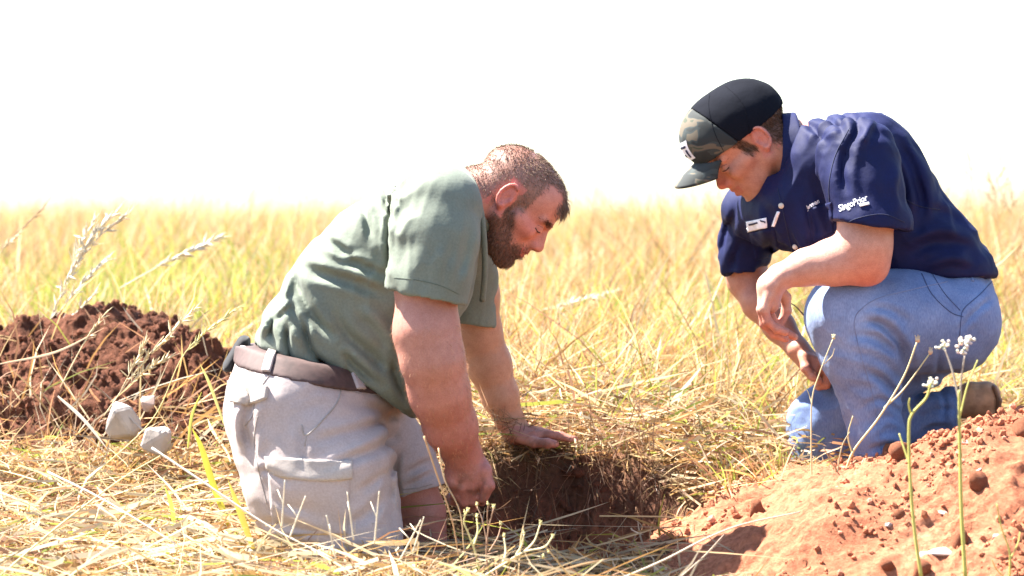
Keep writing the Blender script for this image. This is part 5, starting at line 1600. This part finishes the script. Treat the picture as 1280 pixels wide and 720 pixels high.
upright("field_grass", 26000, 18, 120, lambda x, y: np.full(x.shape, 0.39), 0.030, 0.16, "golden dry grass far out to both sides of the field", 51, W_GOLD, 2, side=True)
upright("tall_grass", 52000, 8.5, 18.5, lambda x, y: np.full(x.shape, 0.34), 0.0075, 0.16, "tall golden dry grass out to both sides of the men", 52, W_GOLD, 2, side=True)
upright("short_grass", 36000, 4.6, 8.6, lambda x, y: np.interp(y, [4.6, 6.5, 8.6], [0.08, 0.11, 0.28]), 0.0055, 0.38, "short tangled grass out to both sides of the heaps", 53, W_STRAW, 2, side=True)

tufts("torn_turf", [(0.02, 6.30), (0.06, 6.31), (0.10, 6.30), (0.14, 6.31), (-0.02, 6.29), (0.18, 6.29), (0.045, 6.275), (0.085, 6.28)], 16, 0.045, 0.015, 0.0028, 0.6, "shaggy dry turf on the back rim of the hole around the flat hand", 66, pal=(1, 1, 2, 1, 4, 0.2, 0.1))
tufts("tall_stems", np.concatenate([cloud(90, -0.1, 0.85, 6.6, 7.8), cloud(40, -1.4, -0.75, 7.3, 8.2), cloud(30, 1.0, 1.5, 6.9, 7.8)]), 5, 0.34, 0.02, 0.0028, 0.22, "tall thin straw stalks rising out of the tangled field between the men", 67, pal=(1, 2, 1, 3, 1, .2, 0), gf=0.1)
# ------------------------------------------------------------------ single plants, stalks, stones
STRAWC = (0.72, 0.60, 0.38); PALE = (0.80, 0.72, 0.55); YEL = (0.62, 0.60, 0.16); BROWN = (0.30, 0.16, 0.08); GREYG = (0.24, 0.26, 0.15); GREEN = (0.52, 0.50, 0.14)
def stalk_path(pts, Y, Y2=None):
    Q = spline(pts, 7); n = len(Q)
    ys = np.linspace(Y, Y if Y2 is None else Y2, n)
    return np.array([W(q[0], q[1], yy) for q, yy in zip(Q, ys)])
def plant(name, base, label, cat, group=None):
    z = W(base[0], base[1], base[2])
    return empty(name, tuple(z), label, cat, group)
def seedhead(s, P, n, L, w, c, seed, spread=0.4, bloblike=False):
    """chaff scales set closely along the last stretch of the stalk P"""
    r = random.Random(seed)
    for k in range(n):
        t = k / (n - 1) * (len(P) - 1.001); i = int(t); f = t - i
        p = P[i] * (1 - f) + P[i + 1] * f
        d = P[min(i + 1, len(P) - 1)] - P[i]; d = d / (np.linalg.norm(d) + 1e-9)
        o = np.array([r.gauss(0, spread) for _ in range(3)]); v = d + o; v /= np.linalg.norm(v)
        l = L * r.uniform(0.7, 1.2); taper = math.sin(math.pi * (0.12 + 0.8 * k / n)) 
        g = r.uniform(0.8, 1.15)
        s.tube([p, p + v * l * 0.4, p + v * l], [w * 0.4, w * taper, w * 0.1], 4, tuple(x * g for x in c), cap=False)
def seed_grass(stem, headpts, Y, label, c=STRAWC, r0=0.0014, n=42, L=0.022, w=0.0022, branches=(), seed=1, group="single seeding grass stalks"):
    base = stem[0]
    e = plant("grass_stalk", (base[0], base[1], Y), label, "grass stalk", group)
    P = stalk_path(stem, Y)
    s = Soup(); s.tube(P, np.linspace(r0, r0 * 0.6, len(P)), 5, c); s.build("stem", M['stalk'], e)
    s = Soup(); seedhead(s, stalk_path(headpts, Y), n, L, w, c, seed)
    s.build("seed_head", M['stalk'], e)
    for k, (b, m) in enumerate(branches):
        Pb = stalk_path(b, Y)
        s = Soup(); s.tube(Pb, r0 * 0.5, 4, c); seedhead(s, Pb[len(Pb) // 4:], m, L, w, c, seed + 7 + k)
        s.build("seed_branch", M['stalk'], e)
seed_grass([(40, 470), (62, 400), (95, 335), (118, 290)], [(62, 400), (84, 350), (104, 315), (122, 285)], 6.9, "fluffy pale seeding grass stalk rising in front of the left end of the dark heap",
    branches=[([(70, 395), (98, 360), (132, 325)], 26), ([(95, 345), (112, 300), (148, 262)], 30), ([(60, 415), (90, 395), (118, 368)], 20), ([(88, 350), (98, 310), (119, 275)], 24), ([(105, 320), (130, 290), (160, 268)], 16)], c=PALE, n=44, w=0.0030, L=0.03, seed=3)
seed_grass([(150, 360), (200, 332), (272, 298)], [(195, 333), (235, 315), (275, 297)], 7.3, "pale seed stalk leaning right over the field above the dark heap", c=PALE, n=40, w=0.0034, L=0.03, seed=4)
seed_grass([(0, 310), (28, 285), (58, 255)], [(20, 292), (40, 274), (62, 250)], 7.4, "short dark seed stalk against the white sky at the left edge", c=(0.30, 0.22, 0.14), n=12, w=0.0016, seed=5)
seed_grass([(130, 520), (165, 470), (205, 420)], [(165, 470), (205, 425), (245, 385)], 6.3, "pale double seed head leaning right across the dark heap", c=STRAWC, branches=[([(150, 492), (180, 465), (212, 447)], 26), ([(150, 490), (168, 455), (181, 430)], 18)], n=34, w=0.0030, L=0.026, seed=6)
seed_grass([(75, 485), (110, 420), (133, 390)], [(105, 430), (120, 408), (134, 388)], 6.3, "straight thin straw stalk leaning right before the dark heap", c=STRAWC, n=14, w=0.0018, seed=7)
seed_grass([(110, 600), (190, 525), (232, 440), (295, 385)], [(232, 440), (262, 412), (298, 384)], 6.2, "long curved yellow stalk rising to a seed head beside the green shirt", c=(0.66, 0.60, 0.28), n=30, w=0.0022, seed=8)
seed_grass([(-20, 340), (5, 310), (20, 296)], [(0, 312), (12, 302), (24, 292)], 7.2, "broken straw seed stalk at the left edge of the field", c=STRAWC, n=12, seed=9)
seed_grass([(672, 390), (690, 384), (740, 372)], [(690, 385), (725, 375), (768, 364)], 7.6, "pale seed stalk lying almost level in the field between the men", c=PALE, n=36, w=0.0030, L=0.026, seed=10)
seed_grass([(850, 420), (880, 400), (910, 385)], [(850, 420), (880, 402), (912, 384)], 7.6, "pale leaning seed stalk left of the navy shirt's hanging arm", c=PALE, n=22, w=0.0022, seed=11)
for k, (x, y, dx, lab) in enumerate(((1208, 182, 6, "tall thin seed stalk above the field behind the navy shirt, tallest at the right"), (1250, 196, -5, "thin seed stalk against the sky at the far right edge"), (1262, 228, 4, "low thin seed stalk at the right edge above the golden grass"), (1236, 214, 8, "thin bent seed stalk between two taller ones at the right"))):
    seed_grass([(x + 18, 330), (x + 10, 260), (x + dx, y + 30), (x, y)], [(x + dx, y + 34), (x + 3, y + 15), (x - 2, y - 3)], 8.6, lab, c=(0.52, 0.40, 0.22), r0=0.0013, n=10, w=0.0026, L=0.014, branches=[([(x + dx, y + 30), (x + dx + 14, y + 12)], 5), ([(x + dx + 2, y + 44), (x + dx - 12, y + 26)], 5)], seed=20 + k)
for k, (x, y) in enumerate(((330, 150), (376, 208), (766, 188), (152, 250), (82, 236), (462, 240), (1090, 240))):
    pass

def forked(base, Y, twigs, label, cat, c, r0, tips=None, name="dry_plant", group=None, tipr=0.004, tipc=None, tipname="bud"):
    e = plant(name, (base[0], base[1], Y), label, cat, group)
    for k, t in enumerate(twigs):
        pts, rr = t[0], (t[1] if len(t) > 1 else 1.0)
        P = stalk_path(pts, Y, Y + (0.02 if k % 2 else -0.015))
        s = Soup(); s.tube(P, np.linspace(r0 * rr, r0 * rr * 0.6, len(P)), 6, t[2] if len(t) > 2 else c)
        s.build("stem" if k == 0 else "twig", M['stalk'], e)
    for k, (x, y, m) in enumerate(tips or []):
        s = Soup(); r = random.Random(k * 3 + 1)
        p = W(x, y, Y)
        if tipname == "flower_head":
            for q in range(int(16 * m)):
                o = np.array([r.gauss(0, 0.006), r.gauss(0, 0.006), r.gauss(0, 0.005)]) * m
                s.blob(p + o, (0.0035 * m, 0.0035 * m, 0.003 * m), q, 0.4, 1, tuple(v * r.uniform(0.85, 1.1) for v in (tipc or PALE)))
        else:
            s.blob(p, (tipr * m, tipr * m, tipr * 1.2 * m), k, 0.35, 2, tipc or c)
            for q in range(3):
                o = np.array([r.gauss(0, 0.5), r.gauss(0, 0.4), 1.0]); o /= np.linalg.norm(o)
                s.tube([p, p + o * tipr * 2.2 * m], [tipr * 0.5 * m, tipr * 0.2], 4, tipc or c)
        s.build(tipname, M['stalk'], e)
# foreground forked plants by the front of the hole
forked((600, 715), 5.55, [([(600, 716), (594, 690), (586, 668), (580, 652), (584, 638)],), ([(592, 682), (597, 665), (596, 648)],), ([(585, 664), (580, 655), (581, 642)], 0.8)],
    "yellow forked dry plant in front of the kneeling man's hand, leftmost of three", "plant", (0.70, 0.62, 0.30), 0.0021, [(585, 638, 1), (596, 646, 1), (581, 640, 0.8)], group="forked dry plants in front of the hole", tipc=(0.66, 0.58, 0.26), tipr=0.0028)
forked((620, 720), 5.6, [([(612, 722), (608, 695), (610, 665), (617, 635)],), ([(609, 680), (603, 650), (596, 633)], 0.7), ([(610, 665), (609, 645), (610, 633)], 0.7), ([(611, 690), (622, 672), (626, 658)], 0.9)],
    "brown forked dry plant with three small yellowish buds before the dark hole, middle of three", "plant", (0.45, 0.28, 0.18), 0.0018, [(617, 634, 1.1), (596, 631, 0.9), (610, 630, 0.9), (626, 655, 1)], group="forked dry plants in front of the hole", tipc=(0.66, 0.58, 0.26), tipr=0.0028)
forked((640, 720), 5.5, [([(602, 722), (630, 705), (655, 690), (680, 684), (690, 672)],), ([(628, 706), (632, 690), (630, 672)],), ([(645, 694), (652, 682), (655, 668)],), ([(655, 690), (668, 676), (675, 656)], 0.8), ([(640, 700), (660, 694), (676, 696)], 0.8)],
    "pale forked dry plant spreading to the right before the hole, rightmost of three", "plant", (0.74, 0.66, 0.40), 0.0023, [(691, 671, 1), (630, 670, 1), (655, 666, 0.9), (676, 654, 1.1), (679, 696, 1), (686, 690, 0.9)], group="forked dry plants in front of the hole", tipc=(0.66, 0.58, 0.26), tipr=0.0028)
# plants before the navy man's legs
forked((1052, 620), 6.05, [([(1040, 612), (1056, 590), (1068, 562), (1100, 520), (1130, 470), (1146, 428)],), ([(1105, 510), (1130, 486), (1162, 442)], 0.8), ([(1066, 570), (1060, 545), (1066, 520)], 0.6)],
    "thick pale forked stalk growing in front of the blue jeans shin", "plant", (0.62, 0.56, 0.30), 0.0028, [(1147, 425, 1.3), (1163, 440, 1.2)], tipc=(0.62, 0.46, 0.30))
forked((1014, 600), 6.1, [([(1015, 604), (1014, 560), (1015, 500), (1025, 465), (1041, 424)],), ([(1015, 505), (1010, 490), (1004, 480)], 0.7), ([(1030, 455), (1040, 445), (1043, 436)], 0.6)],
    "slim upright pale stalk in front of the far kneeling leg", "plant", (0.66, 0.58, 0.34), 0.0017, [(1042, 422, 0.9)])
forked((1040, 640), 6.0, [([(1030, 660), (1045, 600), (1052, 560), (1062, 540)],), ([(1044, 605), (1060, 585), (1070, 575)], 0.8), ([(1047, 590), (1036, 572), (1030, 560)], 0.8), ([(1040, 620), (1055, 612), (1078, 590)], 0.7)],
    "low bare twiggy plant at the foot of the soil heap by the jeans hem", "plant", (0.42, 0.36, 0.22), 0.0018)
forked((1141, 722), 5.35, [([(1152, 724), (1143, 660), (1138, 600), (1136, 540), (1140, 518), (1158, 497), (1163, 480)], 1, GREEN), ([(1137, 580), (1130, 560), (1124, 542)], 0.7, GREEN), ([(1140, 520), (1136, 508), (1137, 498)], 0.6, GREEN)],
    "green stalk with a pale flower head crossing the red heap, left of two", "plant", GREEN, 0.0032, [(1165, 478, 1.0)], group="green flower stalks before the red heap", tipname="flower_head", tipc=(0.80, 0.74, 0.62))
forked((1204, 722), 5.35, [([(1207, 724), (1202, 640), (1200, 560), (1199, 520), (1199, 488)], 1.1, GREEN), ([(1199, 500), (1190, 462), (1181, 436)], 0.6, (0.45, 0.38, 0.3)), ([(1200, 505), (1202, 470), (1206, 445)], 0.6, (0.45, 0.38, 0.3)), ([(1200, 520), (1210, 480), (1222, 450)], 0.5, GREEN)],
    "green stalk with two pale flower heads in front of the blue jeans, right of two", "plant", GREEN, 0.0034, [(1180, 431, 0.95), (1207, 428, 1.15), (1203, 440, 0.8)], group="green flower stalks before the red heap", tipname="flower_head", tipc=(0.80, 0.74, 0.62))
forked((1250, 722), 5.3, [([(1262, 724), (1262, 690), (1252, 660), (1246, 630)], 1, GREEN), ([(1262, 700), (1272, 680), (1275, 665)], 0.7, GREEN), ([(1258, 724), (1246, 712), (1240, 700)], 0.7, GREEN)],
    "short green sprig at the lower right corner before the heap", "plant", GREEN, 0.0020)
# grey green weed in the middle
def weed(xb, yb, xt, yt, Y, label, seed):
    e = plant("weed", (xb, yb, Y), label, "weed")
    P = stalk_path([(xb, yb), ((xb + xt) / 2 - 3, (yb + yt) / 2), (xt, yt)], Y)
    s = Soup(); s.tube(P, np.linspace(0.0020, 0.0009, len(P)), 5, GREYG); s.build("stem", M['stalk'], e)
    r = random.Random(seed)
    for k in range(26):
        i = int((0.15 + 0.85 * k / 26) * (len(P) - 1)); p = P[i]
        a = r.uniform(0, 6.28); d = np.array((math.cos(a), 0.8 * math.sin(a), r.uniform(0.4, 1.2))); d /= np.linalg.norm(d)
        l = r.uniform(0.012, 0.030) * (1.2 - 0.5 * k / 26)
        side = np.cross(d, (0, 0, 1)); side /= np.linalg.norm(side) + 1e-9; w = 0.0022
        v = [p, p + d * l * 0.5 - side * w, p + d * l * 0.5 + side * w, p + d * l + np.array((0, 0, -0.003))]
        s = Soup(); s.add(v, [(0, 1, 2), (1, 3, 2)], tuple(x * r.uniform(0.8, 1.3) for x in GREYG)); s.build("leaf", M['grass'], e, smooth=False)
weed(842, 600, 838, 478, 6.45, "upright grey green weed standing in the straw between the hole and the jeans", 2)
weed(905, 600, 868, 505, 6.35, "slanting grey green weed left of the kneeling leg in jeans", 3)
# broad blades
def blade(pts, Y, w, c, label, name="broad_grass", Yb=None):
    P = stalk_path(pts, Y, Yb); n = len(P)
    t = np.gradient(P, axis=0); t /= np.linalg.norm(t, axis=1)[:, None]
    sd = np.cross(t, (0, 1, 0.25)); sd /= np.linalg.norm(sd, axis=1)[:, None]
    prof = np.sin(np.linspace(0.5, math.pi, n)) * w / 2 + 0.0003
    V = np.concatenate([P - sd * prof[:, None], P + np.array((0, 0.0016, 0)), P + sd * prof[:, None]])
    F = []
    for i in range(n - 1):
        F += [(i, i + 1, n + i + 1, n + i), (n + i, n + i + 1, 2 * n + i + 1, 2 * n + i)]
    o = link(name, mesh_np(name, V, np.array(F), True, np.ones((len(V), 3)) * np.array(c)), M['grass'])
    tag(o, label, "grass blade"); return o
blade([(300, 690), (268, 610), (252, 560), (240, 535)], 6.0, 0.013, (0.62, 0.60, 0.08), "broad bright yellow green blade beside the back of the pale shorts")
blade([(318, 690), (300, 640), (285, 600)], 5.75, 0.012, (0.66, 0.52, 0.10), "broad golden blade leaning against the hem of the pale shorts")
blade([(235, 560), (240, 520), (252, 490)], 6.2, 0.006, (0.55, 0.55, 0.12), "narrow yellow green blade rising before the dark heap near the shorts")
blade([(280, 530), (262, 480), (250, 455)], 6.25, 0.006, (0.66, 0.62, 0.22), "curved yellow blade before the right end of the dark heap")
blade([(0, 455), (70, 440), (130, 410)], 6.3, 0.005, (0.62, 0.45, 0.30), "long thin straw blade slanting across the left of the dark heap")
blade([(72, 495), (105, 525), (137, 565)], 6.2, 0.007, (0.74, 0.68, 0.55), "bleached bent blade lying at the foot of the dark heap")
blade([(770, 425), (800, 440), (835, 475)], 7.0, 0.007, (0.68, 0.60, 0.36), "arching pale blade in the middle of the field")
blade([(800, 445), (850, 425), (880, 398)], 7.2, 0.006, (0.62, 0.60, 0.30), "pale green blade crossing the arching one in the middle of the field")
blade([(1225, 345), (1250, 330), (1275, 305)], 7.2, 0.007, (0.66, 0.56, 0.32), "pale blade slanting up right from the navy shirt's tail")
blade([(700, 610), (760, 600), (835, 612)], 6.0, 0.004, (0.58, 0.48, 0.34), "bleached blade bridging the right side of the hole") if False else None
# bare roots and stems lying about
def lying(pts, Y, Yb, r, c, label, name="fallen_straw", cat="straw"):
    P = stalk_path(pts, Y, Yb)
    s = Soup(); s.tube(P, np.linspace(r, r * 0.55, len(P)), 6, c)
    o = s.build(name, M['stalk']); tag(o, label, cat); return o
lying([(775, 724), (830, 700), (885, 672), (930, 655), (1000, 640)], 5.45, 5.62, 0.0022, (0.60, 0.50, 0.38), "long bare pale stem lying along the foot of the red heap")
lying([(850, 722), (880, 695), (905, 668)], 5.45, 5.6, 0.0014, (0.50, 0.38, 0.28), "thin bare stem crossing the long pale one at the red heap's foot")
lying([(675, 560), (740, 545), (790, 530)], 6.45, 6.6, 0.0019, (0.78, 0.70, 0.62), "pale straight stem lying behind the flat hand", )
lying([(700, 545), (760, 565), (840, 590)], 6.4, 6.35, 0.0022, (0.78, 0.68, 0.58), "bleached stem sloping down over the back rim of the hole")
lying([(530, 545), (545, 590), (565, 650), (574, 700)], 5.62, 5.62, 0.0020, (0.60, 0.36, 0.18), "orange brown curved stem in front of the bare knee")
lying([(548, 560), (556, 600), (575, 640), (580, 690)], 5.66, 5.62, 0.0016, (0.62, 0.42, 0.22), "thin orange stem beside the fist reaching into the hole")
lying([(190, 560), (250, 600), (340, 660), (420, 700)], 5.6, 5.5, 0.0022, (0.80, 0.74, 0.64), "long bleached stalk sloping down in front of the pale shorts")
lying([(0, 720), (70, 660), (150, 600), (200, 570)], 5.55, 5.8, 0.0020, (0.66, 0.60, 0.30), "long yellow stalk sloping up from the lower left corner")
lying([(60, 590), (130, 625), (220, 680)], 5.7, 5.55, 0.0020, (0.78, 0.70, 0.60), "bleached stalk lying across the foreground straw at the left")
lying([(1010, 400), (990, 380), (973, 386)], 6.30, 6.26, 0.0016, (0.20, 0.15, 0.13), "thin dark twig held in the dangling hand above the knee", name="twig", cat="twig")
# small upright stubble in front of the shorts
def stubble(x, y, h, lean, k, c=PALE):
    forked((x, y), 5.5, [([(x, y), (x + lean * 0.5, y - h * 0.5), (x + lean, y - h)],), ([(x + lean * 0.5, y - h * 0.5), (x + lean * 0.2 - 6, y - h * 0.8)], 0.7)],
        STUB[k], "plant", c, 0.0016, None, name="stubble", group="dry stubble in front of the pale shorts", tipc=c)
STUB = ["short forked pale stubble before the shorts' cargo pocket", "leaning white stubble at the lower left of the shorts", "upright stubble before the middle of the shorts' hem", "thin stubble with one bud before the near knee", "slanting stubble at the front of the shorts' hem", "short stubble just left of the bare knee", "thin pale stubble right at the bottom edge under the shorts"]
for k, (x, y, h, l) in enumerate(((352, 660, 60, 4), (362, 672, 52, 20), (442, 675, 60, -8), (468, 680, 66, 6), (500, 700, 50, 26), (516, 690, 44, 14), (420, 700, 56, -12))):
    stubble(x, y, h, l, k)
# stones
def stone(p, r, seed, label, c=(1, 1, 1), rot=(0, 0, 0)):
    import bmesh
    rr = random.Random(seed); bm = bmesh.new(); R_ = rotm(*rot)
    for k in range(11):
        q = np.array([rr.uniform(-1, 1), rr.uniform(-1, 1), rr.uniform(-1, 1)]); q = q / max(np.abs(q).max(), 0.3) * rr.uniform(0.75, 1.0)
        bm.verts.new(R_ @ (q * np.array(r)))
    bmesh.ops.convex_hull(bm, input=bm.verts)
    for v_ in [v for v in bm.verts if not v.link_faces]: bm.verts.remove(v_)
    bmesh.ops.bevel(bm, geom=bm.edges[:], offset=min(r) * 0.12, segments=1, affect='EDGES')
    me = bpy.data.meshes.new("stone"); bm.to_mesh(me); bm.free()
    ca = me.color_attributes.new("tint", 'FLOAT_COLOR', 'POINT')
    ca.data.foreach_set("color", np.tile(np.array((*c, 1.0), dtype=np.float32), len(me.vertices)))
    o = link("stone", me, M['stone'])
    p = (p[0], p[1], p[2] - r[2] * 0.25); o.location = p; tag(o, label, "stone", "pale stones turned up with the soil"); return o
stone(tuple(W(155, 523, 6.36)), (0.046, 0.036, 0.050), 1, "larger angular white stone at the foot of the dark heap", rot=(0.3, 0.4, 0.2))
stone(tuple(W(197, 547, 6.30)), (0.038, 0.030, 0.032), 5, "smaller square white stone beside the larger one below the dark heap", (1, 0.97, 0.93))
stone(tuple(W(186, 500, 6.4)), (0.020, 0.018, 0.022), 9, "small pinkish stone above the square one on the dark heap", (0.9, 0.72, 0.66))
def on_heap(x, y, r, seed, label, c=(1, 1, 1)):
    p = top_of(bvhR, x, y)
    if p is not None: stone((p.x, p.y, p.z + r[2] * 0.15), r, seed, label, c, (0.2, 0.1, seed))
def heap_px(px, py):
    h = hit(bvhR, px, py)
    return h[0] if h is not None else None
for px_, py_, r_, sd, lb, c_ in ((1170, 692, (0.045, 0.03, 0.018), 2, "large flat white stone low on the red heap near the bottom edge", (1, 0.95, 0.9)), (1207, 553, (0.011, 0.01, 0.008), 3, "small white stone high on the red heap beside the green stalk", (1, 1, 1)),
        (1224, 588, (0.010, 0.007, 0.005), 4, "tiny elongated white stone on the smooth middle of the red heap", (1, 1, 1)), (1178, 642, (0.012, 0.009, 0.007), 6, "small pinkish stone on the middle of the red heap", (1, 0.8, 0.72)),
        (1110, 655, (0.010, 0.008, 0.006), 7, "small grey stone on the left part of the red heap", (0.7, 0.66, 0.66)), (1245, 670, (0.012, 0.01, 0.007), 8, "small pale stone low on the right of the red heap", (0.95, 0.85, 0.8))):
    p = heap_px(px_, py_)
    if p is not None: stone(tuple(p), r_, sd, lb, c_, (0.1, 0.2, sd))
